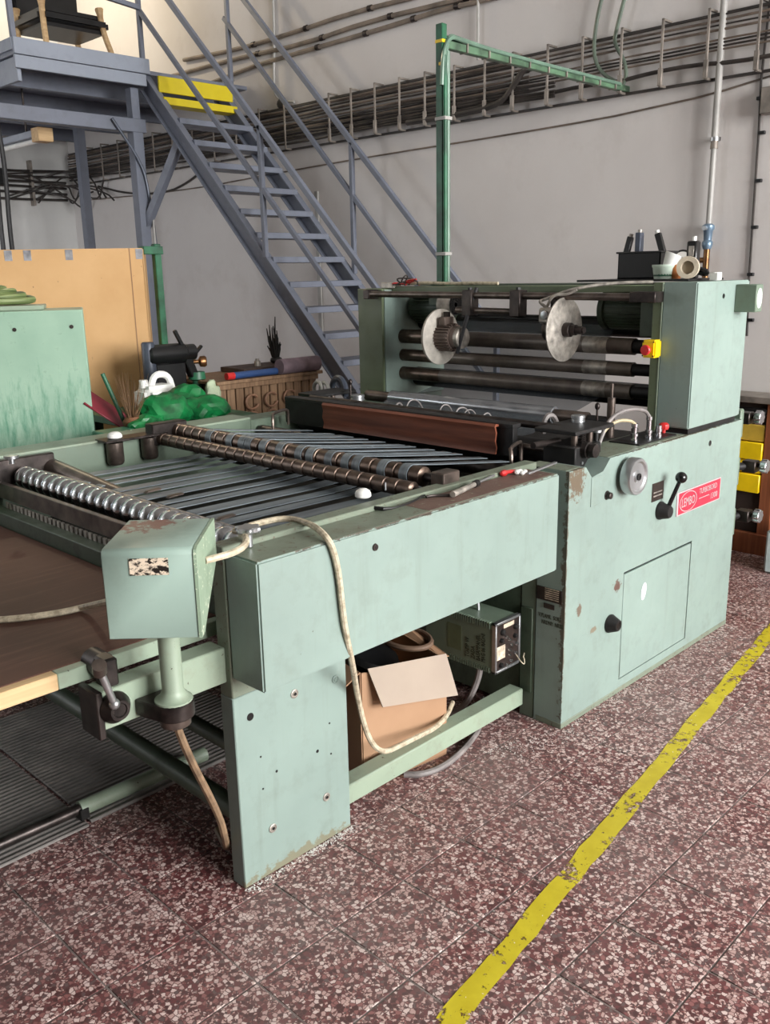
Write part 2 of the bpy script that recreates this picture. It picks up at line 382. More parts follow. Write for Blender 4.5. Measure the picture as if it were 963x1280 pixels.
def text(body, size, origin, xdir, updir, mat, name, parent=None, depth=0.0006, align='LEFT', scale=(1, 1)):
    cu = bpy.data.curves.new('t', 'FONT'); cu.body = body; cu.size = size; cu.extrude = depth; cu.align_x = align; cu.resolution_u = 2
    to = bpy.data.objects.new('t', cu); COL.objects.link(to)
    bpy.context.view_layer.update()
    me = bpy.data.meshes.new_from_object(to.evaluated_get(bpy.context.evaluated_depsgraph_get()))
    bpy.data.objects.remove(to)
    x = Vector(xdir).normalized()*scale[0]; u = Vector(updir).normalized()*scale[1]; n = x.cross(u).normalized(); o = Vector(origin)
    me.transform(Matrix(((x.x, u.x, n.x, o.x), (x.y, u.y, n.y, o.y), (x.z, u.z, n.z, o.z), (0, 0, 0, 1))))
    me.materials.clear(); me.materials.append(mat); return link(name, me, parent)

# ================================================================== THE SETTING
R = ROOM
fl = struct(MB().box(R['x0'], R['x1']+.2, R['y0'], R['y1'], -0.15, -0.0018, 0).o('floor', grout))
JX, JY, TS = 0.067, -0.287, 0.25
cells = []
for i in range(-53, 17):
    for j in range(-30, 35):
        x0 = JX+TS*i; y0 = JY+TS*j
        if x0 < R['x0']+.02 or x0+TS > R['x1']+.06 or y0 < R['y0'] or y0+TS > R['y1']: continue
        c = (x0+TS/2, y0+TS/2, 0)
        u, v, w = proj(c)
        inview = w > 0.2 and -60 < u < 1020 and -60 < v < 1360
        hidden = (1.3 < x0 < 2.6 and 0.0 < c[1] < 1.7) or (c[1] > 1.3 and x0 > -0.6)
        cells.append((0 if inview and not hidden else 1, w, c))
cells.sort()
tm = MB().box(-TS/2+.0020, TS/2-.0020, -TS/2+.0020, TS/2-.0020, -0.012, 0, 0.0016).mesh('tile'); tm.materials.append(terr)
rest = MB()
rt_ = random.Random(3)
for k, (hid, w, c) in enumerate(cells):
    if k < 300:
        o = link('tile', tm, fl); o.location = (c[0], c[1], rt_.uniform(-0.0005, 0.0007)); o.rotation_euler = (rt_.uniform(-.0012, .0012), rt_.uniform(-.0012, .0012), 0)
    else:
        rest.box(c[0]-TS/2+.0020, c[0]+TS/2-.0020, c[1]-TS/2+.0020, c[1]+TS/2-.0020, -.012, 0, 0)
tag(rest.o('tile_field', terr, fl), kind='stuff')
struct(MB().box(R['x1'], R['x1']+.25, R['y0']-.25, R['y1']+.25, -0.15, R['z1'], 0).o('wall_back', plaster))
struct(MB().box(R['x0'], R['x1'], R['y1'], R['y1']+.25, -.15, R['z1'], 0).o('wall_left', whitewall))
struct(MB().box(R['x0'], R['x1'], R['y0']-.25, R['y1']+.25, R['z1'], R['z1']+.2, 0).o('ceiling', ceilm))
w = MB(); xs = [R['x0']]+[e for p in WINS for e in p]+[R['x1']]
w.box(R['x0'], R['x1'], R['y0']-.25, R['y0'], -.15, WZ[0], 0); w.box(R['x0'], R['x1'], R['y0']-.25, R['y0'], WZ[1], R['z1'], 0)
for a, b in zip(xs[0::2], xs[1::2]): w.box(a, b, R['y0']-.25, R['y0'], WZ[0], WZ[1], 0)
struct(w.o('wall_right', whitewall))
struct(MB().box(R['x0']-.25, R['x0'], R['y0']-.25, R['y1']+.25, -.15, R['z1'], 0).o('wall_front', mk_wall('dim_plaster', (130, 126, 120), (144, 140, 134), (110, 104, 98))))
x0 = -3.45; w = MB()  # partition and its window are added out of view to light the left wall
w.box(x0-.2, x0, 5.4, 5.7, -.15, R['z1'], 0); w.box(x0-.2, x0, 7.95, 8.2, -.15, R['z1'], 0); w.box(x0-.2, x0, 5.7, 7.95, -.15, 1.0, 0); w.box(x0-.2, x0, 5.7, 7.95, 4.2, R['z1'], 0)
w.box(R['x0'], x0-.2, 5.4, 5.6, -.15, R['z1'], 0)
struct(w.o('added_partition', whitewall))
for k, (a, b) in enumerate(WINS):
    wn = struct(thing('window_%d' % (k+1), 'added steel framed window in the unseen partition', 'window', ((a+b)/2, R['y0']-.12, WZ[0])))
    f = MB(); y0, y1 = R['y0']-.15, R['y0']-.10
    f.box(a, b, y0, y1, WZ[0], WZ[0]+.05, 0); f.box(a, b, y0, y1, WZ[1]-.05, WZ[1], 0); f.box(a, a+.05, y0, y1, WZ[0], WZ[1], 0); f.box(b-.05, b, y0, y1, WZ[0], WZ[1], 0)
    for q in (1, 2): f.box(a+(b-a)*q/3-.015, a+(b-a)*q/3+.015, y0, y1, WZ[0], WZ[1], 0)
    for q in (1, 2, 3): zz = WZ[0]+(WZ[1]-WZ[0])*q/4; f.box(a, b, y0, y1, zz-.015, zz+.015, 0)
    f.o('window_frame', galv, wn)
    MB().box(a+.03, b-.03, y0+.022, y0+.026, WZ[0]+.03, WZ[1]-.03, 0).o('pane', glassm, wn)
wn = struct(thing('window_5', 'added steel framed window in the unseen partition', 'window', (x0-.1, 6.8, 1.0)))
f = MB()
for (ya, yb, za, zb) in ((5.7, 7.95, 1.0, 1.05), (5.7, 7.95, 4.15, 4.2), (5.7, 5.75, 1.0, 4.2), (7.9, 7.95, 1.0, 4.2), (6.8, 6.84, 1.0, 4.2), (5.7, 7.95, 2.6, 2.64)): f.box(x0-.12, x0-.07, ya, yb, za, zb, 0)
f.o('window_frame', galv, wn); MB().box(x0-.1, x0-.096, 5.73, 7.92, 1.03, 4.17, 0).o('pane', glassm, wn)

# yellow line painted on the tiles
LA, LB = Vector((-0.20, -0.722, 0)), Vector((3.7, -0.188, 0))
g = MB(); n = 60; lw = 0.030
d = (LB-LA).normalized(); c = Vector((-d.y, d.x, 0)); prev = None
rl = random.Random(5); ww = []
for i in range(n+1):
    p = LA.lerp(LB, i/n); a = p + c*(lw+rl.uniform(-.004, .004)); b = p - c*(lw+rl.uniform(-.004, .004)); ww.append((a, b))
for (a, b), (a2, b2) in zip(ww, ww[1:]):
    g.quad((a.x, a.y, .0016), (b.x, b.y, .0016), (b2.x, b2.y, .0016), (a2.x, a2.y, .0016))
tag(g.o('floor_line', yline), 'worn yellow safety line painted across the red terrazzo tiles', 'floor marking')

# ================================================================== THE MACHINE
mc = thing('laminating_machine', 'long pale green sheet laminating machine with rollers, belts and cabinet', 'machine', (1.3, 0.8, 0))
YN, YF = -0.13, 1.74        # outer faces, operator side and far side
# --- side frames and legs
MB().box(0.0, 1.312, 0.0, 0.052, 0.56, 0.966, .003).o('side_plate', mint_top, mc)
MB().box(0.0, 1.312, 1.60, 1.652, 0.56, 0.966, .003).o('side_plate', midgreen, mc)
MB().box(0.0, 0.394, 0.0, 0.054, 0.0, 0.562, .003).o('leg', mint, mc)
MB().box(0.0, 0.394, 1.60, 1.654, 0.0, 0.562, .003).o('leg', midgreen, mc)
# --- side beams (boxed covers)
bc = MB().box(0.003, 1.256, YN, -0.001, 0.617, 0.952, .005, seg=2).o('side_cover', mint, mc, angle=15)
t_ = MB(); t_.box(0.008, 1.250, YN+.006, -.004, 0.9490, 0.9526, 0).o('cover_top', mint_top, bc)
MB().box(0.62, 1.24, -0.118, -.012, 0.9520, 0.9532, 0).o('rust_film', rust_top, bc)
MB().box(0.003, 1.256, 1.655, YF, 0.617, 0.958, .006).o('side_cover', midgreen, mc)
MB().box(0.0, 1.312, 1.598, YF, 0.958, 0.968, .002).o('side_rail', lightgreen, mc)
for (u, v) in [(469, 684), (640, 640)][:1]:
    p = P(u, v, y=YN); s = MB().cyl((p.x, YN+.001, p.z), (p.x, YN-.004, p.z), .011, .009, 14).o('screw', steel, mc)
    MB().cyl((p.x, YN-.0035, p.z), (p.x, YN-.0045, p.z), .005, n=6).o('socket', black, s)
# bolts and holes in the leg
for (u, v, r) in [(368, 867, .013), (408, 996, .013), (341, 1035, .013), (419, 849, .012)]:
    p = P(u, v, y=0.0); s = MB().lathe([(0, r), (.003, r), (.004, r*.8), (.002, r*.72), (.002, r*.5), (.0045, r*.45)], (p.x, .0005, p.z), (0, -1, 0), 18).o('bolt', mint if r < .0125 else dullalu, mc)
    if r > .0125: MB().cyl((p.x, -.0042, p.z), (p.x, -.0052, p.z), .005, n=6).o('socket', black, s)
for (u, v, r) in [(313, 896, .011), (326, 946, .003), (346, 964, .004), (329, 986, .003), (397, 939, .005), (414, 942, .003), (412, 904, .003)]:
    p = P(u, v, y=0.0); MB().cyl((p.x, .001, p.z), (p.x, -.0008, p.z), r, n=12).o('hole', black, mc)
# stretchers
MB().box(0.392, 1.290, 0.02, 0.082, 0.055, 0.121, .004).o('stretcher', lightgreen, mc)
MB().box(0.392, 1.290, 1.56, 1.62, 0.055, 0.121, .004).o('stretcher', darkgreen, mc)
MB().cyl((0.03, .05, .205), (0.03, 1.6, .205), .03).o('cross_tube', darkgreen, mc)
MB().cyl((0.06, .05, .37), (0.06, 1.6, .37), .022).o('cross_tube', darkgreen, mc)
# --- main cabinet, operator side: profile with the stepped notch
x1, x2, zt = 1.313, 2.670, 0.955
prof = [(x1, 0), (x2, 0), (x2, zt), (1.572, zt), (1.528, .915), (1.455, .905), (1.415, .948), (x1, .948)]
MB().prism(prof, 'y', -0.118, -0.012).o('cabinet', mint, mc)
DX0, DX1, DZ0, DZ1 = 1.709, 2.262, 0.055, 0.494
sk = MB()
sk.prism([(x1, 0), (DX0, 0), (DX0, zt-.0), (1.572, zt), (1.528, .915), (1.455, .905), (1.415, .948), (x1, .948)], 'y', YN, -.118)
sk.prism([(DX0, 0), (DX1, 0), (DX1, DZ0), (DX0, DZ0)], 'y', YN, -.118)
sk.prism([(DX0, DZ1), (DX1, DZ1), (DX1, zt), (DX0, zt)], 'y', YN, -.118)
sk.prism([(DX1, 0), (x2, 0), (x2, zt), (DX1, zt)], 'y', YN, -.118)
front = sk.o('front_panel', mint, mc)
MB().box(DX0-.002, DX1+.002, -.1185, -.1175, DZ0-.002, DZ1+.002, 0).o('door_recess', black, mc)
dr = MB().box(DX0+.007, DX1-.005, YN+.0005, -.119, DZ0+.002, DZ1-.010, .002).o('door', mint, mc)
q = P(805, 739, y=YN); st = MB(); st.lathe([(0, .02), (.0008, .02)], (0, 0, 0), (0, -1, 0), 20); 
for v in st.bm.verts: v.co = Vector((v.co.x*.92+.25*v.co.z+q.x, v.co.y+YN-.0, v.co.z*1.75+q.z))
st = st.o('sticker', stickerm, dr, 'white oval sticker')
for dz in (-.008, 0, .008): MB().box(q.x-.010+dz*.3, q.x+.010+dz*.3, YN-.0016, YN-.0008, q.z+dz-.001, q.z+dz+.001, 0).o('printed_line', inktext, dr)
MB().box(x1-.001, x2+.001, YN-.002, -.02, 0.0, 0.022, .002).o('plinth', mint_top, mc)
# seam plate in the front by the notch
MB().box(1.452, 1.530, YN-.0025, YN+.004, 0.800, 0.905, .001).o('cover_plate', mint, mc)
p = P(638, 620, y=YN)
# inner frames behind the cabinet
MB().box(1.316, 2.665, -0.006, 0.055, 0.0, 0.900, .002).o('inner_frame', midgreen, mc)
MB().box(1.318, 1.335, 0.06, 1.60, 0.03, 0.62, .002).o('cross_panel', darkgreen, mc)
MB().box(1.309, 1.319, .002, .052, .10, .43, .002).o('access_cover', darkgreen, mc)
MB().box(1.5, 2.6, 0.06, 1.56, 0.15, 0.86, .003).o('inner_body', darkin, mc)
MB().box(0.10, 1.5, 0.055, 1.598, 0.66, 0.70, .002).o('drip_tray', darkin, mc)
MB().prism([(x1, 0), (x2, 0), (x2, zt), (x1, zt)], 'y', 1.60, YF, .004).o('cabinet', midgreen, mc)
MB().box(1.575, 2.155, -0.118, 0.05, 0.9550, 0.9565, 0).o('top_plate', mint_top, mc)
MB().box(1.316, 1.40, -.115, .05, .948, .9495, 0).o('top_plate', mint_top, mc)
# name plates on the narrow left face
pa = P(672, 731, x=x1); pb = P(703, 752, x=x1)
np_ = MB().box(x1-.003, x1, pb.y, pa.y, pb.z-.012, pa.z, .0005).o('name_plate', plateblk, mc, 'black engraved plate')
for k in range(6): MB().box(x1-.0036, x1-.0028, pb.y+.012, pa.y-.035, pb.z-.004+k*.0075, pb.z-.001+k*.0075, 0).o('engraved_line', platepale, np_)
MB().box(x1-.003, x1, pb.y+.03, pa.y-.03, pb.z-.04, pb.z-.022, .0005).o('name_plate', plateblk, mc)
pt = P(668, 766, x=x1)
text('V.PLAMIL  SORT', .022, (x1-.0006, -.022, pt.z-.006), (0, -1, 0), (0, 0, 1), inktext, 'stencil_text', mc, scale=(.62, 1))
text('NRDNY  NRBR', .022, (x1-.0006, -.036, pt.z-.03), (0, -1, 0), (0, 0, 1), inktext, 'stencil_text', mc, scale=(.62, 1))
# --- controls on the front
hw = thing('x', None, None) if False else None
c = (1.681, YN, 0.876)
wl = MB(); wl.lathe([(.03, .0), (.03, .045), (.024, .052), (.016, .056), (.016, .066), (.020, .0685), (.050, .0685), (.056, .065), (.056, .056), (.050, .050), (.049, .024), (.054, .020), (.054, .0)], c, (0, -1, 0), 36)
wl = wl.o('handwheel', alu, mc, 'silver handwheel')
MB().cyl((c[0], YN+.002, c[2]), (c[0], YN-.03, c[2]), .018).o('shaft', steel, wl)
MB().lathe([(.0, .013), (.006, .013), (.007, .007), (.004, .006), (.004, 0)], (c[0], YN-.053, c[2]), (0, -1, 0), 16).o('hub_nut', iron, wl)
q = P(825, 638, y=YN)
lv = MB().lathe([(0, .036), (.008, .036), (.012, .033), (.040, .026), (.046, .022), (.046, 0)], (q.x, YN, q.z), (0, -1, 0), 24).o('lever', iron, mc, 'black lever with ball knob')
qb = P(852, 597, y=-.20)
MB().cyl((q.x+.004, YN-.03, q.z+.01), qb, .0085, .0075, 12).o('rod', gloss, lv)
MB().ball(qb, .0225, 20).o('ball_knob', gloss, lv)
q = P(762, 779, y=YN)
kn = MB().lathe([(0, .034), (.006, .036), (.012, .033), (.034, .024), (.040, .021), (.040, .014), (.037, .012), (.037, 0)], (q.x, YN, q.z), (0, -1, 0), 24).o('dial_knob', iron, mc)
MB().lathe([(0, .011), (.002, .011), (.002, 0)], (q.x, YN-.037, q.z), (0, -1, 0), 16).o('knob_cap', steel, kn)
q = P(759, 619, y=YN); k2 = MB().lathe([(0, .017), (.002, .017), (.003, .013), (.018, .012), (.02, .009), (.02, 0)], (q.x, YN, q.z), (0, -1, 0), 16).o('lock_cylinder', steel, mc)
a = P(815.5, 609, y=YN); b = P(829, 619, y=YN)
pl_ = MB().box(a.x, b.x, YN-.002, YN, b.z-.012, a.z+.012, .0005).o('plate', plateblk, mc)
for k in range(2): MB().box(a.x+.012, b.x-.012, YN-.0026, YN-.0018, b.z+.006+k*.014, b.z+.011+k*.014, 0).o('engraved_line', dullalu, pl_)
for (u, v, r) in [(888, 554, .012), (745, 612, .004)]:
    p = P(u, v, y=YN); MB().lathe([(0, r), (.001, r), (.001, 0)], (p.x, YN, p.z), (0, -1, 0), 14).o('hole', black, mc)
# maker's sign
SX0, SX1, SZ0, SZ1 = 2.098, 2.491, .631, .729
sg = MB().box(SX0, SX1, YN-.004, YN, SZ0, SZ1, .001).o('maker_sign', signsil, mc, 'red and silver maker sign')
MB().box(SX0+.012, SX1-.006, YN-.0046, YN-.003, SZ0+.005, SZ1-.005, 0).o('red_field', signred, sg)
ring = MB(); cx, cz, ra, rb = SX0+.095, (SZ0+SZ1)/2, .076, .042
for i in range(40):
    a, b = 2*PI*i/40, 2*PI*(i+1)/40
    ring.quad(*[(cx+math.cos(t)*ra*s, YN-.0054, cz+math.sin(t)*rb*s) for t, s in ((a, 1), (b, 1), (b, .93), (a, .93))])
ring.o('oval', signsil, sg)
text('LEMBO', .052, (cx, YN-.0052, cz-.018), (1, 0, 0), (0, 0, 1), signsil, 'lettering', sg, align='CENTER', scale=(.72, 1))
text('TURBOBORD', .034, (SX0+.19, YN-.0052, cz+.010), (1, 0, 0), (0, 0, 1), signsil, 'lettering', sg, scale=(.80, 1))
text('1300', .036, (SX0+.295, YN-.0052, cz-.030), (1, 0, 0), (0, 0, 1), signsil, 'lettering', sg, scale=(.95, 1))
MB().box(SX0+.19, SX0+.285, YN-.0056, YN-.0046, cz-.010, cz-.007, 0).o('rule', signsil, sg)
# --- upper unit
UX0, UX1, UZ0, UZ1 = 2.157, 2.632, 0.978, 1.546
MB().box(UX0+.02, UX1-.02, -.12, .045, .953, .980, 0).o('spacer', iron, mc)
MB().box(UX0, UX1, YN, 0.012, UZ0, UZ1, .005, seg=2).o('upper_cabinet', mint, mc, angle=15)
MB().box(UX0-.001, UX1, 0.013, 0.052, UZ0-.02, UZ1, .002).o('upper_frame', olive, mc)
MB().box(UX0-.0025, UX0+.01, 0.0105, 0.0145, UZ0, UZ1-.002, 0).o('seam_strip', lightgreen, mc)
MB().box(UX0, UX1, 1.56, YF, 0.96, 1.525, .004).o('upper_frame', olive, mc)
MB().box(UX0+.012, UX1, 1.552, 1.562, 0.965, 1.52, .002).o('inner_panel', mint, mc)
q = P(905, 370, y=YN); MB().cyl((q.x, YN+.001, q.z), (q.x, YN-.001, q.z), .010, n=14).o('hole', black, mc)
ob_ = MB().box(2.497, 2.560, -.217, YN+.001, 1.420, 1.530, .003).o('switch_box', midgreen, mc)
st = MB(); st.lathe([(0, .02), (.0008, .02)], (0, 0, 0), (0, -1, 0), 20)
for v in st.bm.verts: v.co = Vector((v.co.x*1.2+2.530, v.co.y-.217, v.co.z*2.0+1.475))
st.o('sticker', stickerm, ob_, 'white oval sticker')
for dz in (-.01, 0, .01): MB().box(2.517, 2.543, -.2188, -.2178, 1.475+dz-.001, 1.475+dz+.001, 0).o('printed_line', inktext, ob_)
es = MB().box(2.102, UX0, .004, .062, 1.256, 1.326, .006, seg=2).o('emergency_stop', yellow, mc, 'yellow emergency stop box with red button')
MB().lathe([(0, .012), (.014, .012), (.014, .019), (.024, .021), (.028, .018), (.029, 0)], (2.103, .033, 1.288), (-1, 0, 0), 20).o('button', red, es)
for (yy, zz) in ((.010, 1.318), (.056, 1.318), (.010, 1.264), (.056, 1.264)): MB().cyl((2.103, yy, zz), (2.1005, yy, zz), .003, n=8).o('screw', steel, es)
# top cross beam, rods, clamps
MB().box(2.22, 2.30, .052, 1.552, 1.505, 1.535, .003).o('cross_beam', olive, mc)
MB().box(2.42, 2.60, .052, 1.552, 1.525, 1.540, .003).o('cross_beam', darkgreen, mc)
MB().cyl((2.105, .02, 1.490), (2.105, 1.60, 1.500), .0155).o('guide_rod', rod, mc)
MB().box(2.085, UX0+.002, 1.585, 1.625, 1.475, 1.522, .003).o('rod_bracket', steel, mc)
MB().box(2.088, UX0+.002, .008, .12, 1.470, 1.512, .003).o('rod_bracket', steel, mc)
yA, yB = P(587, 400, x=2.105).y, P(642, 400, x=2.105).y
for yy in (P(588, 380, x=2.105).y, P(648, 380, x=2.105).y):
    k = MB().box(2.075, 2.135, yy-.028, yy+.028, 1.405, 1.520, .004).o('rod_clamp', steel, mc)
    MB().cyl((2.105, yy, 1.52), (2.105, yy, 1.53), .012, n=6).o('clamp_bolt', iron, k)
MB().cyl((2.105, .66, 1.425), (2.105, 1.02, 1.430), .014).o('guide_rod', rod, mc)
MB().cyl((2.115, .55, 1.395), (2.115, 1.0, 1.400), .007).o('thin_rod', iron, mc)
# motors behind the rods
def motor(yc0, yc1, xc, zc, r, mat, nfin=14):
    m = MB().lathe([(0, r*.55), (.01, r*.8), (.02, r*.86), (abs(yc1-yc0)-.03, r*.86), (abs(yc1-yc0)-.028, r), (abs(yc1-yc0)-.004, r), (abs(yc1-yc0), r*.9), (abs(yc1-yc0), 0)], (xc, yc0, zc), (0, 1 if yc1 > yc0 else -1, 0), 24).o('motor', mat, mc)
    fb = MB(); ya, yb = sorted((yc0, yc1))
    for i in range(nfin*2):
        a = 2*PI*i/(nfin*2); d = Vector((math.cos(a), 0, math.sin(a)))
        fb.bar(Vector((xc, ya+.03, zc))+d*r*.92, Vector((xc, yb-.04, zc))+d*r*.92, .0035, r*.14, 0, up=d)
    fb.o('cooling_fins', mat, m); return m
m = motor(1.555, 1.29, 2.40, 1.425, .085, darkgreen)
MB().box(2.30, 2.36, 1.25, 1.37, 1.44, 1.50, .004).o('terminal_box', midgreen, m)
m = motor(.12, .42, 2.42, 1.425, .085, darkgreen)
MB().box(2.30, 2.36, .2, .32, 1.47, 1.52, .004).o('terminal_box', darkgreen, m)
MB().box(2.2, 2.5, .055, .13, 1.33, 1.50, .004).o('gear_box', darkgreen, mc)
fan = P(566, 375, x=2.28)
fc = MB().lathe([(0, .05), (.012, .052), (.03, .064), (.07, .066), (.07, .0)], (2.28, fan.y-.02, 1.445), (0, 1, 0), 28).o('fan_cover', dullalu, mc)
for k in range(4): 
    gr = MB(); rr = .012+.011*k
    gr.lathe([(0, rr), (-.0016, rr), (-.0016, rr+.005), (0, rr+.005)], (2.28, fan.y-.02, 1.445), (0, 1, 0), 20); gr.o('grille_slot', black, fc)
# white disc with its finned motor (left) and the slitting disc (right)
dl = P(549, 421, x=2.10)
D1 = MB().lathe([(0, .0), (0, .128), (.004, .131), (.014, .131), (.016, .128), (.016, 0)], (2.10, dl.y, dl.z), (0, -1, 0), 48).o('rotary_disc', simple('pale_dusty_disc', (188, 182, 172), .6, 0, .12, 20), mc, 'pale disc with finned motor')
mm = MB().lathe([(0, .058), (.085, .058), (.085, .052), (.11, .05), (.122, .040), (.125, 0)], (2.10, dl.y-.016, dl.z), (0, -1, 0), 28).o('motor_body', simple('brown_grey_motor', (112, 98, 90), .5, .3, .2), D1)
fb = MB()
for i in range(26):
    a = 2*PI*i/26; d_ = Vector((math.cos(a), 0, math.sin(a)))
    fb.bar(Vector((2.10, dl.y-.02, dl.z))+d_*.061, Vector((2.10, dl.y-.098, dl.z))+d_*.061, .005, .010, 0, up=d_)
fb.o('cooling_fins', MATS['brown_grey_motor'], D1)
MB().lathe([(0, .050), (.03, .050), (.034, .044), (.034, .016), (.038, .014), (.038, 0)], (2.10, dl.y-.118, dl.z), (0, -1, 0), 26).o('fan_cap', dullalu, D1)
MB().box(2.06, 2.13, dl.y-.07, dl.y-.03, dl.z+.055, dl.z+.095, .004).o('terminal_box', MATS['brown_grey_motor'], D1)
MB().box(2.095, 2.115, dl.y-.06, dl.y-.03, dl.z+.09, 1.42, .002).o('hanger', steel, D1)
dr_ = P(703, 412, x=2.10)
D2 = MB().lathe([(0, .0), (0, .04), (.006, .06), (.004, .128), (.007, .134), (.012, .134), (.014, .128), (.013, .075), (.020, .058), (.016, .035), (.016, 0)], (2.10, dr_.y, dr_.z), (0, -1, 0), 48).o('slitting_disc', dullalu, mc, 'dull metal slitting disc with stepped hub')
MB().lathe([(0, .030), (.03, .030), (.032, .022), (.055, .022), (.055, .017), (.085, .017), (.085, .014), (.095, .013), (.095, 0)], (2.10, dr_.y-.014, dr_.z), (0, -1, 0), 22).o('hub', steel, D2)
MB().lathe([(0, .062), (.05, .062), (.07, .05), (.075, 0)], (2.10, dr_.y+.002, dr_.z), (0, 1, 0), 24).o('bearing_housing', steel, D2)
ac = P(685, 395, x=2.06)
jb = MB().box(2.03, 2.09, ac.y-.045, ac.y+.03, ac.z-.03, ac.z+.035, .008).o('junction_box', dullalu, D2)
MB().lathe([(0, .018), (.01, .018), (.012, .008), (.012, 0)], (2.03, ac.y-.008, ac.z+.005), (-1, 0, 0), 16).o('gland', alu, D2)
MB().box(2.095, 2.115, dr_.y+.03, dr_.y+.06, dr_.z+.05, 1.485, .002).o('hanger', steel, D2)
MB().tube([(2.06, ac.y, ac.z+.03), (2.06, ac.y+.05, ac.z+.06), (2.08, ac.y+.03, 1.48), (2.09, ac.y-.10, 1.525), (2.2, ac.y-.22, 1.545), (2.3, ac.y-.35, 1.545)], .007, 8, 2).o('motor_cable', dullalu, mc)
MB().tube([(2.06, ac.y+.01, ac.z+.03), (2.05, ac.y-.03, ac.z+.09), (2.08, ac.y-.08, 1.50), (2.09, ac.y-.12, 1.52)], .006, 8, 2).o('motor_cable', dullalu, mc)
MB().tube([(2.08, dl.y-.13, dl.z-.07), (2.07, dl.y-.16, dl.z), (2.08, dl.y-.19, dl.z+.10), (2.09, dl.y-.2, 1.45), (2.11, dl.y-.22, 1.53)], .009, 8, 2).o('motor_cable', rubber, mc)
# rollers of the upper unit (far brown end, grey middle, pale band at the near end, black stub)
def web_roller(x, z, r, yb=.10, ye=1.60):
    a = MB().cyl((x, yb+.10, z), (x, ye-.05, z), r, n=24).o('web_roller', roller, mc)
    MB().cyl((x, yb-.05, z), (x, yb+.1, z), r*.82, n=18).o('stub', iron, a)
    MB().cyl((x, ye-.32, z), (x, ye-.049, z), r*1.01, n=24).o('sleeve', bronze, a)
    MB().cyl((x, ye-.06, z), (x, ye, z), r*.5).o('journal', black, a)
    MB().cyl((x, yb+.22, z), (x, yb+.34, z), r*1.02, n=24).o('pale_band', dullalu, a)
web_roller(2.30, 1.280, .036); web_roller(2.30, 1.183, .031); web_roller(2.30, 1.088, .034); 
MB().cyl((2.46, .06, 1.35), (2.46, 1.56, 1.35), .045, n=24).o('drive_roller', iron, mc)
MB().cyl((2.42, .06, 1.06), (2.42, 1.56, 1.06), .05, n=24).o('drive_roller', iron, mc)
fm = MB(); 
fp = [(2.455, 1.395), (2.335, 1.285), (2.335, 1.18), (2.338, 1.09), (2.30, 1.05), (2.0, .99)]
for (xa, za), (xb, zb) in zip(fp, fp[1:]): fm.quad((xa, .36, za), (xa, 1.30, za), (xb, 1.30, zb), (xb, .36, zb))
fm.o('film_web', film, mc, 'clear plastic film running over the rollers')
# film roll in front
fr = MB().cyl((1.95, .20, 1.015), (1.95, 1.47, 1.012), .027, n=24).o('film_roll', rod, mc, 'roll of clear film on a brown core')
MB().cyl((1.95, .36, 1.0147), (1.95, 1.30, 1.0125), .036, n=28).o('wound_film', filmroll, fr)
MB().cyl((1.95, .10, 1.0152), (1.95, .2, 1.015), .018).o('core_shaft', iron, fr)
fm2 = MB(); fm2.quad((1.915, .36, 1.01), (1.915, 1.30, 1.01), (1.80, 1.30, .96), (1.80, .36, .96)); fm2.quad((1.80, .36, .96), (1.80, 1.30, .96), (1.62, 1.3, .955), (1.62, .36, .955)); fm2.o('film_web', film, mc)
# --- nip unit: bars, brown curtain, bearing blocks
MB().box(1.47, 1.52, .22, 1.54, 1.035, 1.052, .002).o('cross_bar', iron, mc)
MB().box(1.472, 1.50, .22, 1.54, .93, 1.04, .002).o('guard_plate', iron, mc)
cu = MB(); prf = [(1.470, 1.046), (1.452, 1.050), (1.444, 1.040), (1.452, 1.015), (1.446, .985), (1.455, .960), (1.450, .935), (1.456, .935), (1.462, .960), (1.454, .985), (1.460, 1.015), (1.452, 1.038), (1.470, 1.040)]
cu.prism(prf, 'y', .285, 1.25); cu.o('brown_curtain', copper, mc, 'brown rubber curtain along the nip')
MB().cyl((1.60, .10, .93), (1.60, 1.55, .93), .055, n=28).o('nip_roller', rubber, mc)
MB().cyl((1.60, .10, 1.035), (1.60, 1.5, 1.035), .014).o('guide_rod', steel, mc)
MB().cyl((1.56, .08, .995), (1.40, .08, 1.0), .012).o('lever_bar', steel, mc)
for near in (1, 0):
    y0, y1, sgn, bx0, bz0 = (-.048, .09, -1, 1.475, .906) if near else (1.47, 1.57, 1, 1.60, .87)
    bk = MB().box(bx0, bx0+.17, y0, y1, bz0, .995, .004).o('bearing_block', iron, mc)
    sc_ = P(731, 562, y=y0) if near else Vector((bx0+.09, y1, .94))
    MB().lathe([(0, .030), (.02, .030), (.022, .022), (.032, .022), (.032, .026), (.048, .024), (.05, .012), (.05, 0)], (sc_.x, y0 if near else y1, sc_.z), (0, sgn, 0), 20).o('shaft_end', steel, bk)
    MB().box(bx0+.03, bx0+.29, y0+.02, y1+.06, 1.030, 1.046, .003).o('top_yoke', iron, bk)
    for (xx, yy, rr) in ((bx0+.045, y0+.035, .012), (bx0+.145, y0+.035, .012)):
        MB().cyl((xx, yy, .99), (xx, yy, 1.032), rr).o('pillar', rod, bk)
    sp = [(bx0+.095+.013*math.cos(i*.9), y0+.035+.013*math.sin(i*.9), .995+i*.00100) for i in range(36)]
    MB().tube(sp, .0022, 5).o('spring', steel, bk)
    MB().cyl((bx0+.04, y0-.001, bz0+.03), (bx0+.04, y0-.006, bz0+.03), .006, n=6).o('block_screw', alu, bk)
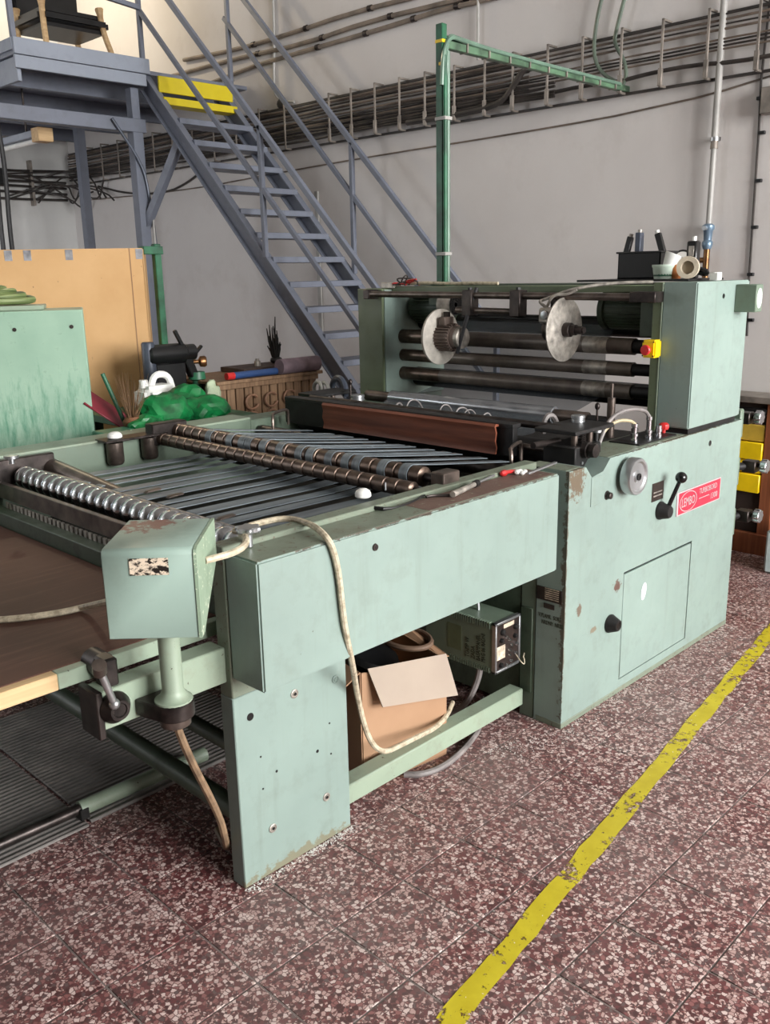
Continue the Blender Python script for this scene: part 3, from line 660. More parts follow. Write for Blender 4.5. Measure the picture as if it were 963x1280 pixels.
for (u, v, z, r, h) in [(723, 522, 1.046, .026, .026), (746, 534, 1.000, .024, .03), (447, 496, 1.042, .032, .026)]:
    p = P(u, v, z=z+h*.6); k = MB().lathe([(0, r), (h*.3, r), (h*.36, r*.93), (h*.5, r*.93), (h*.56, r), (h*.95, r), (h, r*.9), (h, 0)], (p.x, p.y, z), (0, 0, 1), 26).o('knurled_cap', alu, mc)
    MB().cyl((p.x, p.y, .9), (p.x, p.y, z+.001), .010).o('spindle', iron, k)
for (u, v, hgt) in [(747, 512, .0), (438, 473, 0)]:
    p = P(u, v, x=1.80); pin = MB().cyl((p.x, p.y, .97), (p.x, p.y, 1.09), .0045, n=8).o('pull_pin', steel, mc)
    MB().ball((p.x, p.y, 1.095), .010, 10, (1, 1, 1.5)).o('pin_head', steel, pin)
p = P(763, 540, x=1.95); pin = MB().cyl((1.95, p.y, .95), (1.95, p.y, 1.11), .016).o('guide_post', rod, mc); MB().cyl((1.95, p.y, 1.11), (1.95, p.y, 1.165), .006).o('post_tip', rod, pin)
MB().cyl((1.52, .04, .965), (1.52, .26, .965), .012).o('guide_rod', rod, mc); 
for k, (u, v, r_, h_, l_) in enumerate([(497, 508, .005, .05, .02), (512, 505, .0035, .07, .07), (553, 512, .0035, .065, .05), (573, 512, .004, .06, .06), (583, 512, .003, .055, .05), (606, 520, .0035, .05, .03), (683, 543, .011, .07, .05)]):
    p = P(u, v, x=1.72); MB().tube([(p.x-.02, p.y, .985), (p.x-.02, p.y, .985+h_*.6), (p.x, p.y-.004, .985+h_), (p.x+l_*.6, p.y-.012, .985+h_*.95), (p.x+l_, p.y-.02, .985+h_*.3)], r_, 6, 2).o('air_hose', grcable, mc)
for (ya, yb) in ((.10, .20), (1.42, 1.52)):
    MB().tube([(1.30, ya, .93), (1.30, ya, .985), (1.32, ya+.02, 1.0), (1.42, ya+.05, 1.005), (1.44, ya+.06, .99), (1.44, ya+.06, .93)], .007, 8, 1).o('grab_handle', rod, mc)
# clutter bolted on the cabinet top: hose fittings on a plate, and their hoses
MB().box(1.83, 2.12, -.10, .03, .9565, .962, .001).o('fitting_plate', iron, mc)
for (x, y, h) in ((1.87, -.055, .07), (1.97, -.06, .085), (2.02, -.075, .045), (1.97, .00, .05)):
    ft = MB().lathe([(0, .014), (.01, .014), (.012, .011), (.02, .011), (.022, .014), (.032, .014), (.034, .009), (h-.014, .009), (h-.012, .012), (h, .012), (h, 0)], (x, y, .962), (0, 0, 1), 12).o('hose_fitting', chrome, mc)
MB().tube([(1.97, -.06, 1.045), (1.95, -.05, 1.075), (1.86, -.02, 1.085), (1.78, .0, 1.06), (1.72, .0, .99), (1.70, 0, .95)], .0075, 8, 2).o('air_hose', grcable, mc)
MB().tube([(1.87, -.055, 1.03), (1.85, -.045, 1.045), (1.80, -.02, 1.05), (1.74, .0, 1.02), (1.70, .005, .95)], .0065, 8, 2).o('air_hose', simple('yellowish_hose', (160, 148, 120), .4), mc)
MB().lathe([(0, .008), (.014, .008), (.014, .019), (.022, .022), (.034, .020), (.04, .012), (.041, 0)], (2.12, -.045, .962), (0, 0, 1), 8).o('red_knob', red, mc)
# rear brackets with chrome knobs (stick out beyond the cabinet end)
for (u, v, zz) in [(950, 522, .948), (957, 583, .73), (948, 645, .50)]:
    c = P(u, v, x=2.80)
    hb = MB().box(2.668, 2.70, -.125, .0, c.z-.08, c.z+.05, .006).o('rear_bracket', midgreen, mc)
    MB().cyl((2.69, -.075, c.z-.005), (2.80, c.y+.07, c.z-.005), .018).o('arm', iron, hb)
    MB().box(2.76, 2.815, c.y+.03, c.y+.09, c.z-.03, c.z+.022, .003).o('clamp', steel, hb)
    kb = MB(); nn = 8; poly = []
    for i in range(32):
        a = 2*PI*i/32; r = .030*(1+.10*math.cos(nn*a)); poly.append((2.80+r*math.cos(a), c.z+r*math.sin(a)))
    kb.prism(poly, 'y', c.y-.012, c.y+.016, .002); kb.o('star_knob', chrome, hb)
    MB().cyl((2.80, c.y, c.z), (2.80, c.y+.05, c.z), .010).o('knob_shaft', steel, hb)
# --- feed section: rollers, belts
def grooved(x, z, r, y0, y1, ng, name):
    pr = [(0, r*.7), (.006, r)]; L = y1-y0
    for i in range(1, ng):
        h = L*i/ng; pr += [(h-.007, r), (h-.005, r*.86), (h+.005, r*.86), (h+.007, r)]
    pr += [(L-.006, r), (L, r*.7)]
    o = MB().lathe(pr, (x, y0, z), (0, 1, 0), 24).o(name, bronze, mc); 
    MB().cyl((x, y0-.06, z), (x, y1+.05, z), r*.45).o('journal', steel, o); return o
grooved(.800, .945, .026, .10, 1.56, 26, 'press_roller')
grooved(.885, .968, .033, .13, 1.56, 26, 'belt_roller')
MB().box(.845, .925, .02, .075, .93, 1.00, .004).o('roller_bracket', rod, mc)
MB().box(.76, .93, 1.54, 1.60, .92, 1.01, .004).o('roller_bracket', steel, mc)
MB().cyl((1.02, .06, .86), (1.02, 1.58, .86), .028).o('idler_roller', steel, mc)
MB().cyl((1.36, .06, .90), (1.36, 1.58, .90), .028).o('idler_roller', steel, mc)
rb_ = random.Random(11)
# belts of the front section
ys = [.13, .225, .30, .41, .48, .58, .69, .76, .87, .965, 1.04, 1.16, 1.25, 1.36]
for i, y in enumerate(ys):
    w_ = rb_.choice((.040, .050, .056, .062)); xs_ = .30 if i % 3 else .25
    q = MB(); pts = [(xs_-.03, .868), (xs_, .893), (.62, .889), (.78, .886), (1.04, .894)]
    th = .003
    pol = pts+[(a, b-th) for a, b in pts[::-1]]
    q.prism(pol, 'y', y-w_/2, y+w_/2); q.o('conveyor_belt', belt, mc)
# belts of the rear section: over the upper roller and on to the nip
ys2 = [.20, .30, .42, .475, .56, .66, .72, .83, .93, 1.02, 1.06, 1.14, 1.28]
for i, y in enumerate(ys2):
    w_ = .036; q = MB(); pts = []
    for k in range(9):
        a = PI*1.02*k/8+PI*.48; pts.append((.885-.0+.0345*math.cos(PI-a+PI/2+.0), .968+.0345*math.sin(a-PI*.0)))
    arc = [(.885+.0355*math.cos(t), .968+.0355*math.sin(t)) for t in [PI*1.15-PI*.08*k for k in range(9)]]
    pts = [(.875, .90)]+arc+[(1.0, .985), (1.40, .930)]
    inn = [(a+(.885-a)*.08 if b > .93 and a < 1.0 else a, b-.003 if a >= .99 else b+(.968-b)*.08 if b > .93 else b) for a, b in pts]
    q.prism(pts+inn[::-1], 'y', y-w_/2, y+w_/2); q.o('conveyor_belt', belt, mc)
# silver ringed infeed roller
sr = MB().cyl((.20, .08, .885), (.20, 1.59, .885), .022).o('ringed_roller', steel, mc, 'silver ringed infeed roller')
rg = MB().lathe([(-.026, .024), (-.023, .036), (-.014, .042), (0, .0435), (.014, .042), (.023, .036), (.026, .024)], (.20, 0, .885), (0, 1, 0), 24).mesh('ring'); rg.materials.append(chrome)
for i in range(27):
    o = link('ring', rg, sr); o.location = (0, .10+.0545*i, 0)
MB().cyl((.285, .06, .87), (.285, 1.59, .87), .024).o('tail_roller', dullalu, mc)
MB().cyl((.33, 1.05, .86), (.33, 1.60, .89), .03, .042).o('side_shaft', rod, mc)
MB().box(.115, .135, .06, 1.59, .815, .875, .002).o('guard_bar', rod, mc)
cb = MB()
for i in range(46): cb.box(.106, .112, .1+.031*i, .118+.031*i, .785, .812, 0)
tag(cb.o('comb_strip', dullalu, mc), kind='stuff')
MB().box(.06, .11, .055, 1.6, .70, .79, .003).o('front_cross_member', darkgreen, mc)
MB().box(.10, .34, 1.57, 1.602, .86, .955, .004).o('bearing_plate', steel, mc)
MB().lathe([(0, .03), (.01, .03), (.012, .02), (.012, 0)], (.2, 1.57, .885), (0, -1, 0), 18).o('bearing', iron, mc)
for i, (u, v) in enumerate([(190, 612), (218, 618), (282, 645)]):
    p = P(u, v, z=.905); MB().prism([(p.x-.03, .897), (p.x+.03, .900), (p.x+.032, .906), (p.x-.02, .904)], 'y', p.y-.010, p.y+.010, .001).o('sheet_finger', rod, mc)
# pots and knobs on the far rail and near rail
for (x, y, z0, z1, r) in ((.60, 1.575, .865, .955, .035), (.76, 1.575, .865, .955, .035)):
    MB().lathe([(0, r*.8), (.01, r), (z1-z0, r), (z1-z0, 0)], (x, y, z0), (0, 0, 1), 20).o('spring_housing', rod, mc)
MB().box(.54, .83, 1.53, 1.62, .962, .972, .002).o('housing_plate', steel, mc)
def dome(p, r, mat, name):
    k = MB().lathe([(0, r*.8), (.004, r), (.012, r), (.020, r*.85), (.026, r*.5), (.028, 0)], p, (0, 0, 1), 22).o(name, mat, mc, 'white domed cap'); return k
dome((.605, 1.575, .972), .030, white, 'domed_cap')
q = P(454, 618, z=.975); dome((q.x, q.y, .966), .024, white, 'domed_cap')
q = P(310, 661, z=1.0); 
sk_ = MB()
poly = []
for i in range(36):
    a = 2*PI*i/36; r = .030*(1+.16*math.cos(6*a)); poly.append((q.x+r*math.cos(a), q.y+r*math.sin(a)))
sk_.prism(poly, 'z', .992, 1.006, .003); sk_ = sk_.o('star_knob', alu, mc); MB().cyl((q.x, q.y, .955), (q.x, q.y, .993), .010).o('knob_stem', alu, sk_)
q = P(14, 572, z=.99); MB().lathe([(0, .01), (.02, .01), (.02, .026), (.03, .026), (.032, 0)], (q.x, q.y, .968), (0, 0, 1), 16).o('star_knob', alu, mc)
q = P(482, 607, z=.98); MB().cyl((q.x, q.y, .966), (q.x, q.y, .99), .003, n=8).o('pin', alu, mc)
# --- control arm with handle, post and control box
am = MB().box(-.345, .002, .02, .085, .602, .698, .003).o('arm', lightgreen, mc)
MB().box(-.358, -.340, .012, .095, .585, .702, .003).o('end_plate', steel, am)
MB().box(-.322, -.285, .030, .08, .69, .765, .006).o('clamp_bracket', steel, am)
MB().cyl((-.30, .075, .735), (-.30, .125, .735), .030, n=20).o('pivot_boss', steel, am)
q = P(147, 886, y=.0)
hb = MB().lathe([(0, .036), (.006, .038), (.014, .037), (.03, .026), (.034, .024), (.034, .017), (.031, .015), (.031, 0)], (q.x, .02, q.z), (0, -1, 0), 28).o('crank_hub', steel, am)
a_ = P(143, 880, y=-.015); b_ = P(124, 836, y=-.02)
MB().cyl(a_, b_, .0085).o('crank_rod', alu, am); MB().ball(a_, .013, 12).o('crank_ball', alu, am)
d_ = (b_-a_).normalized(); MB().cyl(b_-d_*.012+Vector((0, .006, 0)), b_+d_*.014+Vector((0, -.01, 0)), .016).o('crank_grip', rod, am)
px, py = -.198, -.05
fl_ = MB()
pol = [(px-.062, .02), (px-.058, -.012)] + [(px+.047*math.cos(t), py+.047*math.sin(t)) for t in [PI*1.0+i*PI/10 for i in range(11)]] + [(px+.06, .02)]
fl_.prism(pol, 'z', .612, .652, .003); fl_.o('post_flange', steel, am)
MB().lathe([(0, .030), (.012, .044), (.02, .042)][::-1] if False else [(-.022, .034), (-.02, .036), (0, .037), (.0, .0)], (px, py, .612), (0, 0, 1), 24).o('flange_collar', rod, am)
po = MB().lathe([(0, .044), (.006, .044), (.009, .036), (.02, .029), (.03, .025), (.19, .025), (.19, 0)], (px, py, .650), (0, 0, 1), 24).o('post', lightgreen, mc)
# control box: a cover turned towards the operator
bx = Vector((math.cos(-YAW+.02), math.sin(-YAW+.02), 0)); bd = Vector((-bx.y, bx.x, 0))     # along its face, into the box
fc0 = Vector((px, py, 0)) - bd*.105
def onface(u, v):
    r_ = ray(u, v); t = (fc0-CAM).dot(bd)/r_.dot(bd); return CAM+r_*t
tl, tr, br, bl = onface(125, 688), onface(244, 688), onface(250, 800), onface(134, 800)
s0 = (tl-fc0).dot(bx); s1 = (tr-fc0).dot(bx); s1 = max(s1, (br-fc0).dot(bx)); s0 = max(s0, (bl-fc0).dot(bx))
ztop = tl.z; zbot = bl.z
tb = P(274, 640, z=ztop); dep = (tb-fc0).dot(bd)
print('control box', s1-s0, ztop, zbot, dep)
dep = min(max(dep, .16), .24)
prf = [(0, zbot), (0, ztop-.014), (.004, ztop-.004), (.014, ztop), (dep, ztop), (dep, ztop-.095), (.03, zbot)]
def bpt(s, d, z): return fc0 + bx*s + bd*d + Vector((0, 0, z))
cbm = MB(); b = cbm.bm
A = [b.verts.new(bpt(s0, d, z)) for d, z in prf]; B_ = [b.verts.new(bpt(s1-.006, d, z)) for d, z in prf]
b.faces.new(A); b.faces.new(B_[::-1])
for i in range(len(prf)): b.faces.new((A[i], B_[i], B_[(i+1) % len(prf)], A[(i+1) % len(prf)]))
bmesh.ops.recalc_face_normals(b, faces=b.faces[:])
bmesh.ops.bevel(b, geom=b.edges[:], offset=.002, segments=1, affect='EDGES')
cbx = cbm.o('control_box', boxlit, mc, 'pale green control box on a post')
sd = MB(); b = sd.bm
prs = [(d-.002 if d < .01 else d+.002, z) for d, z in prf]
A = [b.verts.new(bpt(s1-.005, d, z)) for d, z in prs]; B_ = [b.verts.new(bpt(s1+.002, d, z)) for d, z in prs]
b.faces.new(A); b.faces.new(B_[::-1])
for i in range(len(prf)): b.faces.new((A[i], B_[i], B_[(i+1) % len(prf)], A[(i+1) % len(prf)]))
sd.o('side_lid', boxside, cbx)
l0, l1 = onface(161, 698), onface(212, 718)
lb = MB(); b = lb.bm
u0, u1 = (l0-fc0).dot(bx), (l1-fc0).dot(bx)
for dd in (-.0025,): lb.quad(bpt(u0, dd, l1.z), bpt(u1, dd, l1.z), bpt(u1, dd, l0.z), bpt(u0, dd, l0.z))
lb.o('label_plate', wornlab, cbx, 'worn black and white label')

# ================================================================== THINGS ON AND UNDER THE MACHINE
# feed table: hardboard sheet on a rail, legs out of the frame
ft = thing('feed_table', 'brown hardboard feed table in front of the ringed roller', 'table', (-.7, .8, 0))
MB().box(-1.75, .055, .125, 1.56, .728, .742, .002).o('table_top', board, ft)
MB().box(-.40, .05, .098, .128, .700, .740, .002).o('edge_rail', lightgreen, ft)
MB().box(-1.75, -.40, .098, .128, .700, .740, .002).o('edge_rail', palewood, ft)
MB().box(-1.75, .05, 1.56, 1.59, .70, .74, .002).o('edge_rail', lightgreen, ft)
for x in (-1.68, -.9):
    for y in (.35, 1.35): MB().box(x-.03, x+.03, y-.03, y+.03, 0.0135, .728, .003).o('leg', darkgreen, ft)
MB().box(-1.7, -.0, .82, .88, .68, .728, .002).o('cross_bar', darkgreen, ft)

# drive controller hanging at the cabinet end
CX0, CX1, CY0, CY1, CZ0, CZ1 = 1.125, 1.268, .028, .355, .232, .418
dc = thing('drive_controller', 'grey green ribbed drive controller with knob panel under the beam', 'controller', (1.2, .14, CZ0))
MB().box(CX0, CX1, CY0+.004, CY1, CZ0, CZ1, .008, seg=2).o('housing', midgreen, dc)
MB().box(1.26, 1.318, .08, .2, .28, .38, .003).o('wall_mount', darkgreen, dc)
fr_ = MB(); 
for (a, b, c_, d) in ((CX0-.002, CX0+.008, CZ0-.002, CZ1+.002), (CX1-.008, CX1+.002, CZ0-.002, CZ1+.002)): fr_.box(a, b, CY0-.006, CY0+.012, c_, d, .002)
for (c_, d) in ((CZ0-.002, CZ0+.008), (CZ1-.008, CZ1+.002)): fr_.box(CX0-.002, CX1+.002, CY0-.006, CY0+.012, c_, d, .002)
fr_.o('front_frame', alu, dc)
MB().box(CX0+.006, CX1-.006, CY0, CY0+.006, CZ0+.006, CZ1-.006, 0).o('front_panel', plateblk, dc)
rk = random.Random(4)
for (fx, fz, r) in ((.25, .12, .010), (.45, .10, .005), (.62, .14, .006), (.55, .27, .005), (.8, .25, .007), (.55, .37, .006), (.62, .47, .005), (.85, .42, .008), (.25, .62, .009), (.42, .68, .004), (.55, .58, .007), (.8, .60, .009), (.82, .78, .011), (.62, .45, .004), (.3, .78, .012)):
    x, z = CX0+(CX1-CX0)*fx, CZ0+(CZ1-CZ0)*fz
    MB().lathe([(0, r), (.008, r*.9), (.012, r*.55), (.012, 0)], (x, CY0, z), (0, -1, 0), 12).o('knob', chrome if r < .009 else iron, dc)
MB().box(CX0+.012, CX0+.06, CY0-.001, CY0, CZ0+.045, CZ0+.095, 0).o('paper_label', platepale, dc)
MB().box(CX0+.05, CX0+.11, CY0-.001, CY0, CZ1-.03, CZ1-.015, 0).o('paper_label', platepale, dc)
for i in range(30):
    y = CY0+.022+.0105*i
    MB().box(CX0-.003, CX0+.012, y, y+.005, CZ1-.022, CZ1+.002, 0).o('cooling_rib', midgreen, dc)
    MB().box(CX0-.003, CX0+.012, y, y+.005, CZ0-.002, CZ0+.018, 0).o('cooling_rib', midgreen, dc)
for k, (tx, yy) in enumerate((('MAG 06 RADNI', .045), ('BASAMPANEL', .068), ('ZADA', .092), ('TOZIP W', .118))):
    text(tx, .026, (CX0-.0006, CY0+yy-.004, CZ0+.030), (0, 0, 1), (0, 1, 0), inktext, 'marker_text', dc, scale=(.62 if k < 2 else .7, 1))
MB().box(CX0-.001, CX0, CY0+.15, CY0+.215, CZ0+.045, CZ1-.045, 0).o('faded_square', olive, dc)
MB().tube([(CX0+.05, CY0+.1, CZ0), (CX0+.05, CY0+.11, .16), (CX0+.02, CY0+.14, .06), (CX0, CY0+.2, .01)], .012, 8, 2).o('cable_tail', grcable, dc)
MB().tube([(CX1-.02, CY0-.002, CZ0+.035), (CX1-.03, CY0-.03, CZ0+.02), (CX1-.01, CY0-.035, CZ0), (CX1+.005, CY0-.02, CZ0+.02), (CX1-.015, CY0-.03, CZ0+.03), (CX1+.02, CY0-.01, CZ0+.03)], .002, 5, 2).o('string', cable, dc)
MB().tube([(1.20, .16, CZ1), (1.20, .165, CZ1+.06), (1.22, .18, CZ1+.12), (1.25, .2, .62)], .006, 6, 2).o('cable_tail', alu, dc)

# cardboard carton under the beam
ca = thing('cardboard_carton', 'open brown cardboard carton with pale flap under the machine beam', 'box', (.75, .3, 0))
c0 = P(455, 985, y=.115); c0.z = 0
ang = math.radians(-9); ux = Vector((math.cos(ang), math.sin(ang), 0)); uy = Vector((-ux.y, ux.x, 0)); CW, CDp, CH = .345, .34, .405
def cpt(a, b, z): return c0+ux*a+uy*b+Vector((0, 0, z))
def panel(name, a, b, c, d, mat, th=.004, lab=None):
    a, b, c, d = [Vector(v) for v in (a, b, c, d)]; n = (b-a).cross(d-a).normalized()*th; m = MB(); bm = m.bm
    A = [bm.verts.new(v) for v in (a, b, c, d)]; B_ = [bm.verts.new(v+n) for v in (a, b, c, d)]
    bm.faces.new(A); bm.faces.new(B_[::-1])
    for i in range(4): bm.faces.new((A[i], B_[i], B_[(i+1) % 4], A[(i+1) % 4]))
    return m.o(name, mat, ca, lab)
panel('side', cpt(0, 0, .002), cpt(CW, 0, .002), cpt(CW, 0, CH-.06), cpt(0, 0, CH), cardin)
panel('side', cpt(0, CDp, .002), cpt(0, 0, .002), cpt(0, 0, CH), cpt(0, CDp, CH), cardin)
panel('side', cpt(CW, CDp, .002), cpt(0, CDp, .002), cpt(0, CDp, CH), cpt(CW, CDp, CH-.03), cardin)
panel('side', cpt(CW, 0, .002), cpt(CW, CDp, .002), cpt(CW, CDp, CH-.03), cpt(CW, 0, CH-.06), cardin)
panel('bottom', cpt(0, 0, .002), cpt(0, CDp, .002), cpt(CW, CDp, .002), cpt(CW, 0, .002), cardin)
panel('flap', P(459, 836, y=.105), P(478, 884, y=.06), P(572, 869, y=.01), P(557, 817, y=.055), cardpale, .004, 'pale stained carton flap')
panel('flap', cpt(CW, CDp, CH-.03), cpt(CW+.04, CDp-.02, CH-.01), cpt(CW+.04, .03, CH-.06), cpt(CW, .02, CH-.05), cardin)
panel('flap', cpt(0, CDp, CH), cpt(CW, CDp, CH-.02), cpt(CW-.02, CDp+.10, CH+.07), cpt(.02, CDp+.10, CH+.09), cardin)
panel('flap', cpt(-.13, .03, CH-.10), cpt(0, 0, CH), cpt(0, CDp, CH), cpt(-.13, CDp-.03, CH-.08), cardin)
lp = MB(); lp.quad(cpt(-.0015, .13, .13), cpt(-.0015, .06, .13), cpt(-.0015, .06, .26), cpt(-.0015, .13, .26)); lp.o('paper_label', platepale, ca)
tag(MB().lathe([(0, .085), (.03, .085), (.05, .1), (.07, .09), (.075, .06), (.08, 0)], cpt(.15, .18, .31), (0.2, -.3, 1), 22).o('black_bag', black), 'crumpled black plastic bag inside the open carton', 'bag')
ldb = [cpt(.33+.075*math.cos(t), .20+.11*math.sin(t), CH-.035) for t in [i*2*PI/24 for i in range(25)]]
tag(MB().tube(ldb, .010, 8).o('rope_ring', simple('brown_strap', (104, 82, 66), .7)), 'brown strap ring lying in the open carton', 'strap')

# loose cables
def cab(name, pts, r, mat, label, cat='cable', smooth=2, group=None):
    return tag(MB().tube(pts, r, 8, smooth).o(name, mat), label, cat, group)
yb = YN-.010
cab('power_cable', [bpt(s1+.0, .10, ztop-.06)] + [P(297, 690, z=.99), P(311, 676, z=.99), P(300, 664, z=.985), P(290, 664, z=.97)] + [P(330, 652, z=.965), P(360, 647, z=.968), P(390, 655, z=.972)] + [P(409, 671, y=yb), P(418, 690, y=yb), P(424, 720, y=yb), P(427, 750, y=yb), P(432, 790, y=yb), P(441, 830, y=yb+.02), P(447, 870, y=.0), P(456, 910, y=.0), P(467, 933, y=.0), P(481, 941, y=.0), P(500, 932, y=.0), P(520, 922, y=.005), P(545, 910, y=.02), P(560, 893, y=.06), P(566, 878, y=.09)], .0085, cable, 'dirty beige cable drooping over the beam and below the carton')
cab('table_cable', [bpt(s0, .12, zbot+.05), P(112, 757, z=.752), P(80, 765, z=.752), P(40, 771, z=.752), P(0, 775, z=.752), P(-60, 776, z=.752)], .0085, cable, 'beige cable lying across the brown feed table')
cab('post_cable', [(px, py, .615), P(222, 910, y=-.05), P(232, 935, y=-.045), P(246, 965, y=-.03), P(262, 995, y=-.01), P(276, 1025, y=.0), P(282, 1050, y=.012), P(284, 1062, z=.009), P(290, 1058, z=.009)+Vector((.02, .1, 0))], .010, browncable, 'stiff brown cable hanging from the control post to the floor')
cab('floor_cable', [P(505, 968, z=.011), P(530, 968, z=.011), P(555, 958, z=.011), P(575, 942, z=.011), P(590, 925, z=.011), P(600, 910, z=.011), P(610, 895, z=.011)+Vector((.1, .1, 0))], .011, grcable, 'grey cable bending over the floor under the green stretcher')

# tools on top of the side cover
zt_ = .9534
a, b = P(566, 618, z=zt_+.011), P(618, 594, z=zt_+.011)
sdv = thing('screwdriver', 'steel screwdriver with long shank on the rusty beam top', 'screwdriver', (a.x, a.y, zt_))
d = (b-a).normalized(); MB().cyl(a, a.lerp(b, .5), .0095, .008, 14).o('handle', dullalu, sdv); MB().cyl(a.lerp(b, .5), a.lerp(b, .58), .011, n=14).o('ferrule', iron, sdv); MB().cyl(a.lerp(b, .58), b, .004, n=10).o('shank', alu, sdv)
a, b = P(533, 621, z=zt_+.005), P(563, 619, z=zt_+.005)
tag(MB().tube([a, a.lerp(b, .4)+Vector((.0, .012, 0)), b], .0045, 8, 1).o('hook_rod', steel), 'small bent steel hook rod beside the screwdriver', 'tool')
a, b = P(440, 631, z=zt_), P(462, 634, z=zt_)
a = P(378, 640, z=.972); b = P(470, 625, z=.962)
tag(MB().tube([P(461, 634, z=zt_+.006), P(486, 637, z=zt_+.006), P(512, 629, z=zt_+.006), P(531, 619, z=zt_+.006)], [.004, .006, .006, .003], 8, 1).o('flat_bar', iron), 'thin black bar lying along the worn beam top', 'bar')
p = P(640, 593, z=zt_)
rgm = MB().tube([(p.x-.05, p.y+.01, zt_+.008), (p.x-.03, p.y, zt_+.012), (p.x-.01, p.y+.004, zt_+.010), (p.x+.02, p.y-.004, zt_+.008)], [.004, .010, .011, .006], 7, 1); tag(rgm.o('red_scrap', red), 'crumpled red plastic scrap on the beam end', 'scrap')
wt = MB(); 
for (dx, dy, dz, s_) in ((.012, -.014, .008, .011), (.03, -.01, .007, .010), (.02, -.028, .006, .009), (.045, -.02, .006, .008)): wt.ball((p.x+dx, p.y+dy, zt_+dz), s_, 8, (1.3, 1, .8))
tag(wt.o('paper_scrap', white), 'crumpled white paper scrap beside the red plastic scrap', 'scrap')
tag(MB().bar(P(660, 592, z=.975), P(695, 578, z=.975), .012, .006, .001).o('steel_strip', alu), 'thin bright steel strip on the side plate end', 'strip')

# things on top of the upper unit
ZT = UZ1+.001
tag(MB().box(2.30, 2.62, -.02, .50, 1.5475, 1.556, .001).o('top_shelf_plate', iron), 'dark steel plate lying across the upper machine frame', 'plate')
ZT = 1.556
p = P(808, 345, x=2.50)
bn = thing('plastic_bin', 'black plastic bin with clamps on the upper machine frame', 'bin', (p.x, p.y, ZT))
w_ = MB(); a0, a1, b0, b1, zz = p.x-.07, p.x+.07, p.y-.10, p.y+.10, ZT+.115
for (xa, xb, ya, yb2) in ((a0, a1, b0, b0+.006), (a0, a1, b1-.006, b1), (a0, a0+.006, b0, b1), (a1-.006, a1, b0, b1)): w_.box(xa, xb, ya, yb2, ZT, zz, .001)
w_.box(a0, a1, b0, b1, ZT, ZT+.006, 0); w_.o('tub', black, bn); MB().box(a0-.008, a1+.008, b0-.008, b1+.008, zz-.008, zz, .002).o('rim', black, bn)
for k, (dy, dz, tl_) in enumerate(((.085, .035, .25), (.035, .05, 0), (-.06, .045, -.35))):
    c_ = Vector((p.x-.01, p.y+dy, zz+dz)); up = Vector((0, -math.sin(tl_), math.cos(tl_)))
    cl = thing('clamp', ('black hinged clamp leaning out of the plastic bin', 'grey box clamp upright in the plastic bin', 'black clamp with pale tip in the plastic bin')[k], 'clamp', tuple(c_-up*.11))
    MB().bar(c_-up*.11, c_+up*.03, .026, .034 if k == 1 else .022, .003, up=(1, 0, 0)).o('body', navy if k == 1 else black, cl)
    MB().cyl(c_+up*.028, c_+up*.042, .009).o('tip', dullalu if k < 2 else white, cl)
p = P(829, 350, x=2.40)
cp = thing('plastic_tub', 'pale green plastic tub beside the black bin', 'tub', (p.x, p.y, ZT))
MB().lathe([(0, .036), (.006, .038), (.045, .044), (.05, .047), (.058, .047), (.058, .043), (.045, .040), (.01, .036), (.01, 0)], (p.x, p.y, ZT), (0, 0, 1), 24).o('bowl', simple('pale_green_plastic', (206, 222, 208), .4), cp)
MB().lathe([(0, .040), (.012, .040), (.012, 0)], (p.x, p.y, ZT+.011), (0, 0, 1), 20).o('contents', greenpaint, cp)
mg = MB().lathe([(0, .024), (.05, .036), (.056, .036), (.052, .034), (.004, .022), (.004, 0)], (p.x+.03, p.y-.005, ZT+.048), (.25, -.35, 1), 22)
tag(mg.o('paper_cup', white), 'white cup with red marks tilted on the pale tub', 'cup')
p = P(845, 348, x=2.42); tag(MB().lathe([(0, .018), (.012, .024), (.04, .024), (.055, .014), (.058, 0)], (p.x, p.y, ZT), (0, 0, 1), 14).o('orange_pot', simple('orange_plastic', (196, 120, 66), .5)), 'small orange pot behind the pale tub', 'pot')
p = P(860, 343, x=2.33)
tr_ = MB(); tr_.lathe([(-.012, .026), (-.012, .044), (.012, .044), (.012, .026), (-.012, .026)], (p.x, p.y, ZT+.0445), (-1, -.25, 0), 26)
tag(tr_.o('tape_roll', simple('pale_tape', (190, 178, 158), .5)), 'roll of pale tape standing on edge on the upper frame', 'tape roll')
p = P(867, 318, x=2.46)
nz = thing('spray_gun', 'black glue gun standing behind the tape roll', 'glue gun', (p.x, p.y, ZT))
MB().box(p.x-.02, p.x+.02, p.y-.022, p.y+.022, ZT, ZT+.15, .005).o('body', black, nz); MB().cyl((p.x, p.y, ZT+.15), (p.x, p.y, ZT+.168), .010).o('nozzle', white, nz); MB().box(p.x-.022, p.x-.019, p.y-.012, p.y+.012, ZT+.09, ZT+.13, .001).o('plate', dullalu, nz)
p = P(880, 348, x=2.40)
bl_ = MB().tube([(p.x-.03, p.y+.08, ZT+.014), (p.x, p.y+.03, ZT+.03), (p.x+.02, p.y, ZT+.016), (p.x-.02, p.y-.02, ZT+.03), (p.x, p.y+.05, ZT+.04)], .012, 8, 2)
tag(bl_.o('black_lead', black), 'bundled black lead on the upper machine cabinet', 'cable')
p = P(895, 346, x=2.40)
tag(MB().box(p.x-.02, p.x+.02, p.y-.018, p.y+.018, ZT-.008, ZT+.024, .003).o('white_plug', white), 'small white plug at the end of the black lead', 'plug')
p = P(515, 352, x=2.24)
tl2 = MB().box(2.2, 2.27, P(492, 352, x=2.24).y-.03, P(492, 352, x=2.24).y+.05, 1.526, 1.555, .003); tag(tl2.o('terminal_case', dullalu), 'grey terminal case on top of the far frame', 'case')
wp = P(512, 345, x=2.24)
